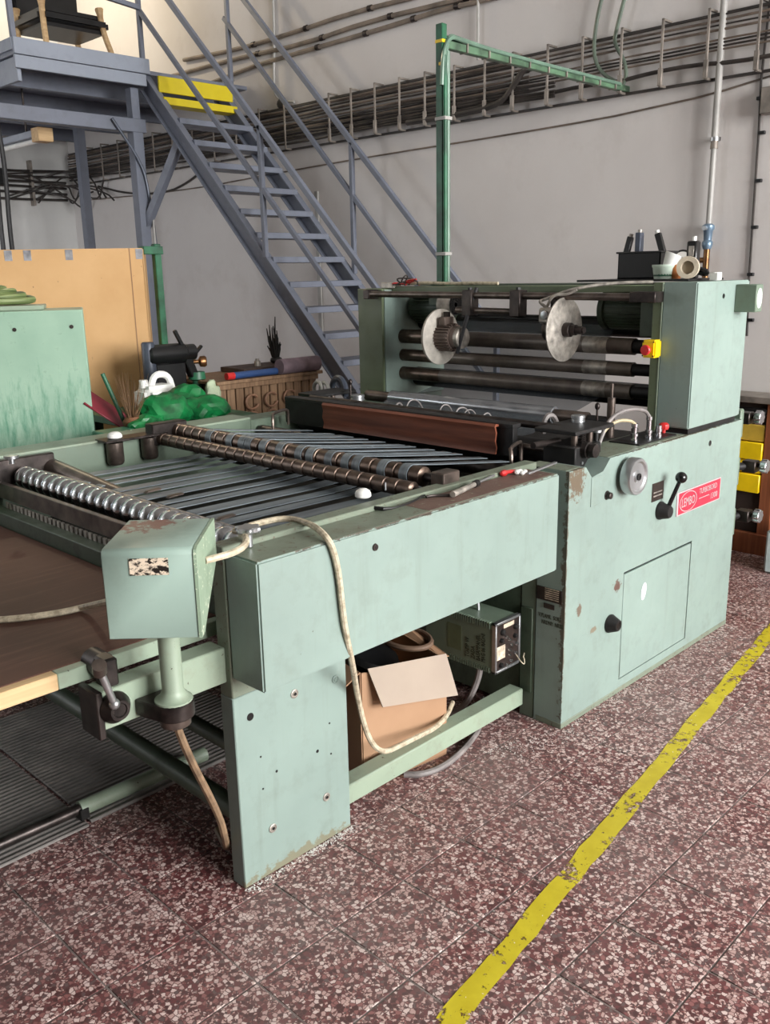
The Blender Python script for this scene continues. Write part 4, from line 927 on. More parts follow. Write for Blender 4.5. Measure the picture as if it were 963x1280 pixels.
rw = thing('loose_wires', 'tangle of loose red and black wires on the far frame', 'wires', (2.24, wp.y, 1.536))
for k in range(7):
    rr = random.Random(k); pts = [Vector((2.24+rr.uniform(-.05, .05), wp.y+rr.uniform(-.10, .10), 1.541+rr.uniform(0, .05))) for _ in range(4)]
    pts[0].z = pts[-1].z = 1.542
    MB().tube(pts, .0035, 6, 2).o('wire', red if k % 3 == 0 else dkcable, rw)
cab('frame_cable', [(2.26, 1.50, 1.545), (2.25, 1.35, 1.552), (2.26, 1.2, 1.545), (2.25, 1.05, 1.548), (2.26, .9, 1.545)], .008, cable, 'grey cable lying along the top cross beam')

# ================================================================== STAIRS, PLATFORM
XW_ = 4.0
sx0, sx1 = 3.0, 3.765
stc = thing('staircase', 'blue grey steel staircase with handrails up to the platform', 'staircase', (3.38, 1.9, 0))
def stringer(x0, x1):
    # channel section: web plus two flanges
    zu = lambda y: y-1.826; zl = lambda y: y-1.995
    yt = 4.98; m = MB()
    m.prism([(1.828, .0), (1.995, 0), (5.03, 3.03), (4.98, 3.155)], 'x', x0, x1, .002); return m
web = stringer(sx0+.03, sx0+.04); web.o('stringer', bluegrey, stc)
s_ = MB(); s_.bar((sx0+.03, 1.85, .03), (sx0+.03, 4.98, 3.150), .06, .012, .001, up=(0, -1, 1)); s_.bar((sx0+.03, 2.0, .01), (sx0+.03, 5.03, 3.035), .06, .012, .001, up=(0, -1, 1)); s_.o('stringer_flange', bluegrey, stc)
web = stringer(sx1-.02, sx1-.01); web.o('stringer', bluegrey, stc)
s_ = MB(); s_.bar((sx1-.03, 1.85, .03), (sx1-.03, 4.98, 3.150), .06, .012, .001, up=(0, -1, 1)); s_.bar((sx1-.03, 2.0, .01), (sx1-.03, 5.03, 3.035), .06, .012, .001, up=(0, -1, 1)); s_.o('stringer_flange', bluegrey, stc)
tr0 = None
for k in range(16):
    z = 2.785-.1757*k; y = z+1.80
    if z < .1: break
    if tr0 is None:
        tr0 = MB().box(sx0+.04, sx1-.02, y-.02, y+.20, z-.042, z, .003).o('tread', bluegrey, stc); ty, tz = y, z
    else: piece(tr0, stc, (0, y-ty, z-tz))
MB().box(sx0+.04, sx1-.02, 4.815, 4.835, 3.0, 3.118, .003).o('yellow_riser', ylpaint, stc, 'yellow painted top riser')
MB().box(sx0+.04, sx1-.02, 4.76, 4.90, 2.905, 2.960, .003).o('tread', ylpaint, stc, 'yellow painted top tread')
def railing(x, top, mid, posts):
    m = MB().bar(*top, .034, .04, .004).o('handrail', bluegrey, stc); MB().bar(*mid, .03, .034, .003).o('mid_rail', bluegrey, stc)
    for (y, z0, z1) in posts: MB().bar((x, y, z0), (x, y, z1), .034, .034, .003).o('rail_post', bluegrey, stc)
railing(sx0+.01, ((sx0+.01, 4.99, 4.01), (sx0+.01, 1.95, 1.02)), ((sx0+.01, 4.972, 3.601), (sx0+.01, 2.1, .742)), [(4.975, 3.1, 4.0), (3.56, 1.73, 2.61), (2.1, .28, 1.17)])
railing(sx1-.005, ((sx1-.005, 4.95, 4.06), (sx1-.005, 2.0, 1.145)), ((sx1-.005, 4.9, 3.655), (sx1-.005, 2.1, .84)), [(4.85, 3.02, 3.97), (3.425, 1.60, 2.545), (2.05, .2, 1.2)])

pf = thing('mezzanine_platform', 'grey steel mezzanine platform on columns at the stair top', 'platform', (3.0, 6.5, 0))
MB().box(1.95, 3.98, 4.92, 8.18, 3.135, 3.165, .002).o('deck', bluegrey, pf)
MB().box(1.94, 3.02, 4.895, 4.92, 3.135, 3.242, .002).o('kick_plate', fascia, pf)
MB().box(1.94, 2.985, 4.900, 4.925, 3.045, 3.130, .002).o('fascia_beam', fascia, pf)
MB().box(1.935, 1.955, 4.92, 8.18, 3.165, 3.242, .002).o('kick_plate', fascia, pf)
MB().box(1.97, 2.0, 4.95, 8.18, 2.97, 3.13, .002).o('side_beam', fascia, pf)
for y in (5.4, 6.2, 7.0, 7.8): MB().box(1.99, 3.97, y, y+.06, 3.02, 3.135, .002).o('joist', bluegrey, pf)
MB().box(.6, 3.0, 4.98, 5.08, 2.715, 2.815, .003).o('cross_beam', bluegrey, pf)
MB().box(2.89, 2.96, 4.99, 5.07, 2.815, 3.04, .002).o('packing_post', bluegrey, pf)
MB().box(2.88, 2.97, 4.985, 5.075, 0, 2.72, .003).o('column', bluegrey, pf)
MB().box(.62, .72, 4.985, 5.075, 0, 2.72, .003).o('column', bluegrey, pf)
q = P(105, 230, y=6.6); MB().box(q.x-.04, q.x+.04, 6.56, 6.64, 0, 3.03, .003).o('column', bluegrey, pf)
q0, q1 = P(198, 285, y=5.03), P(236, 200, x=3.06)
MB().bar((2.95, 5.03, q0.z), (3.05, 4.62, 2.60), .06, .06, .002).o('brace', bluegrey, pf)
a = P(12, 30, y=4.91); 
MB().bar((1.96, 4.93, 3.16), (1.94, 4.93, 4.2), .035, .035, .002).o('rail_post', bluegrey, pf)
MB().bar((1.96, 4.93, 3.70), (3.0, 4.95, 3.61), .034, .034, .002).o('mid_rail', bluegrey, pf)
MB().bar((1.96, 4.93, 4.15), (3.0, 4.95, 4.05), .034, .034, .002).o('hand_rail', bluegrey, pf)
# chair up on the platform: curved pale wooden legs under a dark seat
q = P(85, 55, y=5.75); zb = 3.166
ch = thing('armchair', 'dark padded armchair with curved pale wooden legs on the platform', 'chair', (q.x, 5.9, zb))
MB().box(q.x-.26, q.x+.36, 5.66, 6.20, zb+.40, zb+.54, .05, seg=3).o('seat', black, ch)
MB().box(q.x-.26, q.x+.36, 6.15, 6.28, zb+.45, zb+1.05, .05, seg=3).o('backrest', black, ch)
for (xx, yy, lean) in ((q.x-.22, 5.70, .0), (q.x+.30, 5.70, .10), (q.x-.22, 6.16, -.02), (q.x+.30, 6.16, .1)):
    MB().tube([(xx-lean*.2, yy, zb+.60), (xx, yy, zb+.42), (xx+lean*.7, yy-.02, zb+.22), (xx+lean, yy, zb+.016)], [.030, .036, .030, .024], 8, 2).o('leg', palewood, ch)
MB().tube([(q.x-.24, 5.68, zb+.58), (q.x-.28, 5.75, zb+.70), (q.x-.27, 6.0, zb+.72), (q.x-.26, 6.2, zb+.70)], .026, 8, 2).o('armrest', palewood, ch)
pdl = thing('added_lamp', 'added unseen warm lamp above the platform', 'lamp', (2.7, 6.9, 4.75))  # made-up lamp out of view, warms the wall behind the armchair
MB().lathe([(.0, .20), (.06, .17), (.14, .06), (.2, .03), (.2, .0)], (2.7, 6.9, 4.75), (0, 0, 1), 24).o('shade', iron, pdl); MB().cyl((2.7, 6.9, 4.95), (2.7, 6.9, R['z1']), .006).o('cord', black, pdl)
pll = bpy.data.lights.new('added_bulb', 'POINT'); pll.energy = 120; pll.color = (1.0, .82, .55); pll.shadow_soft_size = .06
plo = bpy.data.objects.new('added_bulb', pll); COL.objects.link(plo); plo.location = (2.7, 6.9, 4.72)
# fluorescent fitting under the platform
b = P(56, 170, y=5.3); zz = b.z
lf = thing('strip_light', 'unlit white strip light hanging under the platform beam', 'lamp', (b.x, 5.9, zz))
MB().box(b.x-.05, b.x+.05, 5.36, 6.60, zz, zz+.05, .004).o('housing', fascia, lf); MB().cyl((b.x, 5.38, zz-.02), (b.x, 6.58, zz-.02), .02).o('tube', white, lf); MB().box(b.x-.06, b.x+.06, 5.28, 5.40, zz-.04, zz+.06, .003).o('end_cap', palewood, lf)
for y in (5.6, 6.4): MB().cyl((b.x, y, zz+.05), (b.x, y, 3.135), .008).o('hanger', steel, lf)
for k, u in enumerate((2, 13)):
    a_, b_ = P(u-8, 225, y=5.15), P(u, 300, y=5.15)
    cab('black_hose', [(a_.x, 5.15, 2.72), (a_.x+.02, 5.15, 2.4), b_, (b_.x+.02, 5.15, 1.2), (b_.x, 5.2, .02)], .018, rubber, ('thick black hose hanging from the platform beam', 'second black hose hanging from the platform beam, nearer the cardboard edge')[k], 'hose')
# thin conduit down the column
cab('column_conduit', [P(140, 148, y=4.96), P(178, 205, y=4.97), P(186, 240, y=4.975), P(195, 300, y=4.975), P(203, 400, y=4.975), Vector((2.93, 4.97, .02))], .012, navy, 'blue grey hose clipped down the platform column', 'hose')
cab('bright_conduit', [(2.985, 4.965, 2.2), (2.985, 4.965, 1.0), (2.985, 4.965, .02)], .010, pipegrey, 'bright straight conduit beside the platform column', 'conduit', 0)

# ================================================================== WALL SERVICES
XW = 4.0
tray = thing('cable_tray', 'long wall cable rack with brackets and many dusty cables', 'cable tray', (XW, 4, 2.6))
def trz(y): return 2.600, 2.935
rail = MB(); 
MB().box(XW-.035, XW-.015, -5.0, 8.15, 2.598, 2.612, .001).o('lower_rail', dkcable, tray)
MB().box(XW-.035, XW-.015, -5.0, 8.15, 2.925, 2.937, .001).o('upper_rail', dkcable, tray)
br0 = MB(); br0.box(XW-.098, XW-.088, .0, .014, 2.60, 2.955, .001); br0.box(XW-.098, XW-.001, .0, .014, 2.60, 2.612, .001); br0.box(XW-.098, XW-.001, .0, .014, 2.943, 2.955, .001)
br0 = br0.o('bracket', galv, tray)
us = [955, 893, 837, 787, 739, 696, 653, 618, 580, 543, 511, 480, 450, 422]
ysb = [P(u, 100, x=XW).y for u in us]
br0.location = (0, ysb[0], 0)
for y in ysb[1:]+[4.35+.33*i for i in range(11)]+[.12-.33*i for i in range(15)]: piece(br0, tray, (0, y-ysb[0], 0))
cl0 = MB().box(XW-.104, XW-.086, -.005, .020, 2.605, 2.70, .002).o('cable_clip', galv, tray); cl0.location = (0, ysb[0], 0)
for y in ysb[1:]: piece(cl0, tray, (0, y-ysb[0], 0))
rc = random.Random(21)
def wavy(z, x, r, y0, y1, amp, mat, name='cable', seed=0):
    rr = random.Random(seed); pts = []
    n = int((y1-y0)/.25)+2
    for i in range(n): pts.append((x+rr.uniform(-.004, .004), y0+(y1-y0)*i/(n-1), z+rr.uniform(-amp, amp)))
    return MB().tube(pts, r, 6, 1).o(name, mat, tray)
for k in range(4): wavy(2.918-.024*k, XW-.052, .005+.002*(k % 2), -5.0, 8.1, .003, brcable if k % 2 else dkcable, seed=k)
for k in range(4): wavy(2.795-.017*k, XW-.056, .0055, -5.0, 8.1, .006, dkcable if k % 3 else brcable, seed=20+k)
for k in range(9): wavy(2.90-.026*k, XW-.066, .0075, 1.95, 8.1, .006, dkcable if k % 2 else brcable, seed=40+k)
for k in range(5): wavy(2.73-.020*k, XW-.074, .009, 1.75, 8.1, .010, dkcable, seed=60+k)
wavy(2.68, XW-.06, .012, -5.0, 4, .012, dkcable, seed=77)
# bundle dropping by the mast
MB().tube([(XW-.08, 1.9, 2.84), (XW-.09, 1.98, 2.84), (XW-.09, 2.05, 2.76), (XW-.09, 2.15, 2.66), (XW-.085, 2.45, 2.64), (XW-.085, 3.0, 2.645)], .020, 8, 2).o('cable_bundle', dkcable, tray)
tw = thing('cable_rack', 'dark cable rack round the corner on the white wall', 'cable tray', (2, 8.2, 2.5))
for k in range(6): MB().tube([(XW-.1, 8.14, 2.45+.06*k), (3.2, 8.15, 2.44+.06*k+.02*math.sin(k)), (2.0, 8.15, 2.46+.055*k), (.5, 8.15, 2.44+.06*k)], .014, 6, 1).o('cable', dkcable, tw)
for x in (3.5, 3.0, 2.5, 2.0, 1.5): MB().box(x, x+.03, 8.13, 8.199, 2.38, 2.84, .002).o('bracket', galv, tw)
MB().box(3.05, 3.2, 8.10, 8.199, 2.58, 2.74, .004).o('junction_box', black, tw)
rq = random.Random(31)
for k in range(9):
    y_ = rq.uniform(7.2, 8.0); pts = [(XW-.06, y_, rq.uniform(2.35, 2.7)), (XW-.09, y_+.1, rq.uniform(2.3, 2.75)), (XW-.14, 8.05, rq.uniform(2.35, 2.75)), (XW-.4-rq.uniform(0, .5), 8.13, rq.uniform(2.4, 2.75))]
    MB().tube(pts, .009, 6, 2).o('loose_cable', dkcable, tw)
cab('sagging_cable', [P(60, 290, x=XW-.02)*0+Vector((XW-.012, 7.6, 2.56)), (XW-.012, 7.0, 2.44), (XW-.012, 6.3, 2.40), (XW-.012, 5.9, 2.47), (XW-.012, 5.6, 2.58)], .010, dkcable, 'dark cable sagging below the rack behind the platform column')
for k, (pts, lab) in enumerate([
    ([(160, 148), (300, 62+26), (380, 60+4), (440, 47), (500, 29), (560, 10), (600, 2), (680, -22)], 'lowest dusty conduit bending up along the plaster wall'),
    ([(215, 95), (300, 72), (380, 55), (460, 27), (560, 3), (640, -18)], 'middle dusty conduit along the plaster wall'),
    ([(230, 75), (300, 61), (360, 43), (440, 16), (520, -4)], 'topmost dusty conduit along the plaster wall')]):
    w3 = [P(u, v, x=XW-.02) for u, v in pts]
    cn = thing('wall_conduit', lab, 'conduit', tuple(w3[0]), 'conduits above the cable rack')
    MB().tube(w3, .017, 8, 1).o('pipe', conduit, cn)
    tot = len(w3)
    for i in range(1, tot-1):
        m = w3[i].lerp(w3[i+1], .3); dd = (w3[i+1]-w3[i]).normalized()*.018
        MB().cyl(m-dd, m+dd, .022).o('clip', steel, cn)
thinpts = [P(u, v, x=XW-.008) for u, v in [(370, 212), (480, 193), (620, 171), (760, 147), (800, 138), (890, 118), (963, 95), (1000, 85)]]+[Vector((XW-.008, -1.5, 2.66)), Vector((XW-.008, -4.8, 2.70))]
cab('thin_wall_cable', [Vector((XW-.008, 8.0, 2.44)), Vector((XW-.008, 6.0, 2.40))]+thinpts, .0055, brcable, 'thin dusty cable running below the cable rack', smooth=1)
vc = [(XW-.012, 4.53, 4.2), (XW-.012, 4.53, 3.5), (XW-.012, 4.58, 3.08), (XW-.02, 4.50, 3.0), (XW-.03, 4.3, 2.96)]
cab('drop_cable', vc, .011, pipegrey, 'pale cable dropping down the wall to the cable rack')
bx2 = P(356, 130, x=XW); tag(MB().ball((XW-.03, bx2.y, bx2.z), .05, 10, (.5, 1.2, .9)).o('cable_gland', dkcable), 'dark round cable outlet above the cable rack', 'outlet')
tag(MB().box(XW-.02, XW-.001, 4.07, 4.11, .9, 2.26, .002).o('wall_trunking', pipegrey), 'narrow pale trunking on the wall behind the stairs', 'trunking')

# green mast with its arm and conduits
pm = thing('cable_mast', 'green cable mast with yellow spots and arm to the wall', 'mast', (2.312, 1.282, 1.535))
PX, PY = 2.312, 1.282
MB().box(PX-.018, PX+.018, PY-.012, PY+.030, 1.535, 2.72, .003).o('post', greenpaint, pm)
for k in range(24):
    z = 1.56+.049*k
    if 8 <= k <= 17 or k in (3, 19, 21, 23): continue
    MB().box(PX+(.004 if k < 20 else -.0195), PX+.0195, PY-.0135, PY+.0315 if k > 20 else PY+.010, z, z+(.022 if k % 2 else .014), .001).o('yellow_spot', yellow, pm)
MB().cyl((PX+.01, PY-.022, 1.54), (PX+.01, PY-.022, 2.60), .011).o('conduit', simple('sea_green_conduit', (98, 124, 108), .3), pm)
MB().cyl((PX-.012, PY-.024, 1.54), (PX-.012, PY-.024, 2.58), .010).o('conduit', greenpaint, pm)
MB().box(PX, XW-.002, PY-.018, PY+.018, 2.615, 2.650, .003).o('arm', MATS['pale_green_frame_paint'] if False else simple('faded_green_paint', (72, 98, 76), .5, 0, .3, 12), pm)
for k, (dz, dy) in enumerate(((.05, -.01), (.045, .012), (.035, -.022))):
    MB().tube([(PX+.01-.02*k, PY-.02, 2.45), (PX+.0-.01*k, PY-.02, 2.60), (PX+.03, PY+dy, 2.65+dz*.5), (PX+.10, PY+dy, 2.645+dz*.5), (PX+.4, PY+dy, 2.64+dz*.3), (XW-.12, PY+dy, 2.64+dz*.2)], .010, 8, 2).o('arm_conduit', greenpaint if k % 2 else MATS['sea_green_conduit'], pm)
for k in range(9):
    x = PX+.15+.17*k; MB().box(x, x+.009, PY-.028, PY+.024, 2.612, 2.660, .002).o('cable_tie', galv, pm)
for z in (1.68, 2.30): MB().box(PX-.026, PX+.026, PY-.037, PY+.03, z, z+.016, .002).o('strap', pipegrey, pm)
MB().box(PX-.04, PX+.04, PY-.05, PY+.05, 1.5355, 1.543, .002).o('foot_plate', greenpaint, pm)
for k, pts in enumerate(([(757, -20), (745, 30), (742, 70), (752, 92), (775, 105)], [(786, -20), (770, 40), (768, 55), (781, 75), (784, 95), (778, 108)])):
    cab('flexible_conduit', [P(u, v, x=XW-.06) for u, v in pts], .012, simple('grey_green_hose', (92, 104, 92), .4) if k == 0 else MATS['grey_green_hose'], ('grey green flexible hose curving down to the mast arm end', 'grey green flexible hose kinked beside the arm end')[k], 'hose')
hg = P(598, 0, x=XW-.03); h2 = P(597, 75, x=XW-.03)
cab('hanging_conduit', [(XW-.03, hg.y, 3.5), (XW-.03, hg.y, h2.z)], .010, pipegrey, 'short bright conduit dropping to the cable rack behind the mast', 'conduit', 0)

# compressed-air pipe with regulator
pp = thing('air_pipe', 'grey compressed air pipe down the wall above the cabinet', 'pipe', (XW-.05, .69, 1.7))
MB().cyl((XW-.05, .692, 5.3), (XW-.05, .692, 2.30), .019).o('pipe', pipegrey, pp); MB().cyl((XW-.05, .692, 2.32), (XW-.05, .692, 1.80), .016).o('lower_pipe', pipegrey, pp)
MB().cyl((XW-.05, .692, 2.24), (XW-.05, .692, 2.30), .022, .018).o('coupling', galv, pp)
for z in (2.28, 3.4): MB().cyl((XW-.05, .692, z), (XW-.05, .692, z+.02), .026).o('clamp', alu, pp); 
MB().box(XW-.05, XW-.001, .68, .71, 2.285, 2.305, .001).o('clamp_arm', steel, pp)
v_ = MB().lathe([(0, .022), (.02, .03), (.04, .03), (.05, .022), (.10, .026), (.11, .034), (.13, .034), (.14, .02), (.14, 0)], (XW-.05, .692, 1.70), (0, 0, 1), 18).o('valve', simple('blue_grey_valve', (116, 138, 158), .35, .5), pp)
MB().cyl((XW-.11, .692, 1.815), (XW+.0-.002, .692, 1.815), .012).o('valve_spindle', alu, pp)
MB().cyl((XW-.05, .692, 1.71), (XW-.05, .692, 1.52), .018).o('tee', brass, pp)
MB().cyl((XW-.05, .692, 1.64), (XW-.05, .80, 1.64), .016).o('branch', brass, pp)
ga = P(854, 317, x=XW-.06)
gg = MB().lathe([(0, .060), (.02, .062), (.03, .062), (.03, .056), (.022, .054), (.022, 0)], (XW-.05, ga.y, 1.64), (-1, -.3, 0), 28).o('pressure_gauge', black, pp)
MB().lathe([(0, .052), (.001, .052), (.001, 0)], Vector((XW-.05, ga.y, 1.64))+Vector((-1, -.3, 0)).normalized()*.0225, (-1, -.3, 0), 24).o('gauge_face', simple('gauge_face', (196, 194, 188), .4), gg)
cab('needle_cable', [P(963, 0, x=XW-.01), P(952, 100, x=XW-.01), P(949, 165, x=XW-.01), P(945, 225, x=XW-.01), P(941, 285, x=XW-.01), P(937, 345, x=XW-.01), P(934, 420, x=XW-.01)], .007, dkcable, 'thin dark cable with clips down the wall right of the air pipe', smooth=0)
for i, (u, v) in enumerate([(950, 123), (952, 166), (948, 226), (943, 284), (938, 343), (938, 400)]):
    p = P(u, v, x=XW-.01); tag(MB().box(XW-.022, XW-.001, p.y-.022, p.y+.014, p.z-.009, p.z+.009, .002).o('cable_clip', black), 'small black clip holding the thin wall cable', 'clip', 'clips on the thin wall cable')
p0, p1 = P(955, 110, x=XW-.05), P(963, 142, x=XW-.05)
tag(MB().box(XW-.08, XW-.001, p0.y-.20, p0.y, p1.z, p0.z, .004).o('wall_junction_box', galv), 'grey wall junction box below the rack end', 'junction box')

# ================================================================== BEHIND THE MACHINE, LEFT
def rbox(name, corner, a, wdt, dep, z0, z1, mat, parent=None, bev=.004):
    """box with its right front corner given, its face turned by a"""
    u = Vector((math.cos(a), math.sin(a), 0)); n = Vector((-u.y, u.x, 0)); c = Vector((corner.x, corner.y, 0))
    M = Matrix(((u.x, n.x, 0, c.x), (u.y, n.y, 0, c.y), (0, 0, 1, 0), (0, 0, 0, 1)))
    return MB().box(-wdt, 0, 0, dep, z0, z1, bev, M).o(name, mat, parent), M
gc_c = P(103, 387, y=2.2); ga = math.radians(-28)
gcb = thing('green_cabinet', 'pale green cabinet streaked with dark green paint behind the far rail', 'cabinet', (gc_c.x-.6, gc_c.y+.3, 0))
_, M1 = rbox('body', gc_c, ga, 1.3, .42, 0, gc_c.z, drip, gcb)
for (s_, zz) in ((-.055, gc_c.z-.075), (-.30, gc_c.z-.08)):
    MB().cyl(M1 @ Vector((s_, .001, zz)), M1 @ Vector((s_, -.003, zz)), .009).o('screw', steel, gcb)
bs = MB(); cc = M1 @ Vector((-.46, -.0015, 1.19))
bl0 = MB(); bmv = bl0.bm; rr_ = random.Random(2)
ce = bmv.verts.new(M1 @ Vector((-.455, -.0015, 1.19)))
rgv = [bmv.verts.new(M1 @ Vector((-.455+.035*math.cos(t)*(1+rr_.uniform(-.15, .15)), -.0015, 1.19+.062*math.sin(t)*(1+rr_.uniform(-.15, .15))))) for t in [i*2*PI/24 for i in range(24)]]
for i in range(24): bmv.faces.new((ce, rgv[i], rgv[(i+1) % 24]))
for (x_, w_, z_) in ((-.455, .004, .62), (-.445, .003, .75), (-.465, .003, .9)):
    bl0.quad(M1 @ Vector((x_-w_, -.0015, z_)), M1 @ Vector((x_+w_, -.0015, z_)), M1 @ Vector((x_+w_-.006, -.0015, 1.17)), M1 @ Vector((x_-w_-.006, -.0015, 1.17)))
bl0.o('paint_splash', simple('dark_teal_paint', (24, 62, 58), .4), gcb, 'dark teal paint splash with drips')
tc = M1 @ Vector((-.17, .10, gc_c.z))
tag(rbox('hose_tray', tc, ga, .75, .3, gc_c.z+.001, gc_c.z+.022, lightgreen)[0], 'shallow pale green tray under the coiled hose', 'tray')
hc = M1 @ Vector((-.72, .22, 0)); hz = gc_c.z+.023
hs = thing('hose_coil', 'coil of striped green hose on the green cabinet', 'hose', (hc.x, hc.y, hz))
un, nn_ = Vector((math.cos(ga), math.sin(ga), 0)), Vector((-math.sin(ga), math.cos(ga), 0))
for k in range(5):
    ra = .50-.04*k; pts = [hc+un*(ra*math.cos(t))+nn_*(.12*math.sin(t)*(1-.08*k))+Vector((0, 0, hz+.024+.016*k+.006*math.sin(3*t+k))) for t in [i*2*PI/30 for i in range(31)]]
    MB().tube(pts, .0165, 8).o('loop', hose, hs)
# big cardboard box
cb_c = P(178, 310, y=2.95); cang = math.radians(-33)
bcx = thing('large_cardboard_box', 'large upright cardboard box spattered with paint behind the green cabinet', 'box', (cb_c.x-.6, cb_c.y+.3, 0))
_, M2 = rbox('body', cb_c, cang, 1.5, .55, 0, cb_c.z, card, bcx)
MB().box(-.0015, .0015, -.004, .06, .35, cb_c.z-.03, 0, M2).o('side_flap', card, bcx)
M2b = M2 @ Matrix.Translation((0, -.003, 0))
MB().box(-.075, -.070, -.002, .0, .3, cb_c.z, 0, M2).o('fold_line', cardin, bcx)
for s_ in (-.62, -.72, -.40, -.02): MB().box(s_-.02, s_+.02, -.002, 0, cb_c.z-.06, cb_c.z-.004, 0, M2).o('tape_piece', foilpl, bcx)
# stacked pallets behind it
pl0 = P(190, 330, y=3.55)
for k in range(9):
    z = .145*k*1.38; M = M2 @ Matrix.Translation((-.10 + .02*(k % 2), .62, 0))
    pt_ = thing('wooden_pallet', ('lowest', 'second', 'third', 'fourth', 'fifth', 'sixth', 'seventh', 'eighth', 'topmost')[k]+' weathered wooden pallet of the stack behind the cardboard box', 'pallet', tuple(M @ Vector((-.5, .4, z))), 'stacked pallets')
    for q_ in range(4): MB().box(-1.2, 0, .22*q_, .22*q_+.14, z+.12, z+.145, .002, M).o('deck_board', palletwood, pt_)
    for q_ in range(3): MB().box(-1.2+.53*q_, -1.06+.53*q_, 0, .8, z+.025, z+.12, .002, M).o('bearer', palletwood, pt_)
    for q_ in range(3): MB().box(-1.2, 0, .33*q_, .33*q_+.12, z, z+.025, .002, M).o('base_board', palletwood, pt_)
    if z+.145 > cb_c.z-.05: break
MB
q = P(199, 360, y=3.1)
gs = thing('green_stand', 'tall green paint-smeared stand post beside the cardboard box', 'stand', (q.x, 3.1, 0))
MB().box(q.x-.022, q.x+.022, 3.08, 3.12, 0, P(197, 305, y=3.1).z, .004).o('post', greenpaint, gs); MB().box(q.x-.10, q.x+.03, 3.07, 3.13, P(197, 318, y=3.1).z, P(197, 308, y=3.1).z, .003).o('cap_bar', greenpaint, gs); MB().box(q.x-.15, q.x+.15, 2.98, 3.22, 0, .02, .003).o('base', greenpaint, gs)
# green bench with its clutter
tz_ = .90
gb = thing('green_bench', 'low green workbench covered in wet green paint', 'bench', (1.5, 2.3, 0))
MB().box(1.12, 1.70, 1.80, 2.86, tz_-.04, tz_, .004).o('bench_top', greenpaint, gb)
for x in (1.17, 1.65):
    for y in (1.86, 2.80): MB().box(x-.03, x+.03, y-.03, y+.03, 0, tz_-.04, .003).o('leg', darkgreen, gb)
def lump(name, u, v, y, r, sc, mat, label, cat, seed, zb=None, group=None):
    zb = tz_ if zb is None else zb
    c = P(u, v, y=y); b = bmesh.new(); bmesh.ops.create_icosphere(b, subdivisions=3, radius=1)
    rr = random.Random(seed); fr = [(Vector((rr.uniform(-1, 1), rr.uniform(-1, 1), rr.uniform(-1, 1))).normalized(), rr.uniform(1.2, 4.2), rr.uniform(0, 6)) for _ in range(9)]
    for vv in b.verts:
        n = vv.co.copy(); k = 1+sum(.12*abs(math.sin(f*n.dot(d)+p_)) for d, f, p_ in fr)-.55
        vv.co = Vector((n.x*r*sc[0]*k, n.y*r*sc[1]*k, max(n.z, -.55)*r*sc[2]*k))
    mn = min(vv.co.z for vv in b.verts)
    m = MB(); m._add(b, Matrix.Translation((c.x, y, zb-mn+.001))); return tag(m.o(name, mat, angle=14), label, cat, group)
lump('plastic_bag', 206, 510, 2.10, .10, (1.25, .8, .85), greenbag, 'largest crumpled green plastic bag on the bench', 'bag', 1, group='green plastic bags')
lump('plastic_bag', 232, 508, 2.25, .095, (1.1, .8, .9), greenbag, 'crumpled green plastic bag between two others on the bench', 'bag', 2, group='green plastic bags')
lump('plastic_bag', 256, 514, 2.12, .09, (1.2, .9, .7), greenbag, 'flattened green plastic bag nearest the wooden crate', 'bag', 3, group='green plastic bags')
lump('plastic_bag', 182, 520, 2.02, .07, (1.2, .8, .6), greenbag, 'small wet green plastic bag nearest the brush heap', 'bag', 4, group='green plastic bags')
q = P(196, 500, y=2.42)
jc = thing('jerrycan', 'white plastic jerrycan with handle on the green bench', 'canister', (q.x, 2.42, tz_))
MB().box(q.x-.10, q.x+.10, 2.34, 2.50, tz_+.001, tz_+.16, .03, seg=3).o('body', white, jc)
MB().tube([(q.x-.03, 2.42, tz_+.15), (q.x+.0, 2.42, tz_+.215), (q.x+.08, 2.42, tz_+.205), (q.x+.10, 2.42, tz_+.13)], .018, 8, 2).o('handle', white, jc)
MB().cyl((q.x-.07, 2.42, tz_+.15), (q.x-.07, 2.42, tz_+.19), .022).o('spout', white, jc)
# pump on its green foot
py_ = 2.62; pc = P(215, 442, y=py_)
pu = thing('black_pump', 'black pump with grey cylinder and lever on a green foot', 'pump', (pc.x, py_, tz_))
MB().lathe([(0, .045), (.01, .055), (.23, .055), (.24, .045), (.30, .045), (.31, .03), (.31, 0)], (pc.x-.16, py_, pc.z), (1, 0, 0), 22).o('barrel', black, pu)
c2 = P(187, 458, y=py_); MB().lathe([(0, .02), (.02, .036), (.24, .036), (.25, .03), (.25, 0)], (c2.x, py_, P(187, 486, y=py_).z), (0, 0, 1), 20).o('grey_cylinder', navy, pu)
MB().lathe([(0, .018), (.03, .018), (.03, 0)], (c2.x, py_, P(187, 490, y=py_).z), (0, 0, 1), 14).o('valve', alu, pu)
MB().bar(P(232, 445, y=py_), P(242, 470, y=py_), .05, .05, .006, up=(0, 1, 0)).o('elbow', black, pu)
MB().bar(P(236, 452, y=py_), P(252, 432, y=py_), .016, .02, .003, up=(0, 1, 0)).o('lever', black, pu)
MB().bar(P(218, 413, y=py_-.02), P(228, 432, y=py_-.02), .02, .02, .003, up=(0, 1, 0)).o('strut', black, pu)
bq = P(248, 452, y=py_); MB().lathe([(-.06, .012), (0, .012), (.01, .030), (.035, .032), (.045, .026), (.045, 0)], (bq.x, py_, bq.z), (1, -.5, 0), 20).o('brass_wheel', brass, pu)
for k in range(6): p_ = P(195+k*6.5, 459, y=py_); MB().ball(p_, .010, 8).o('nut', steel, pu)
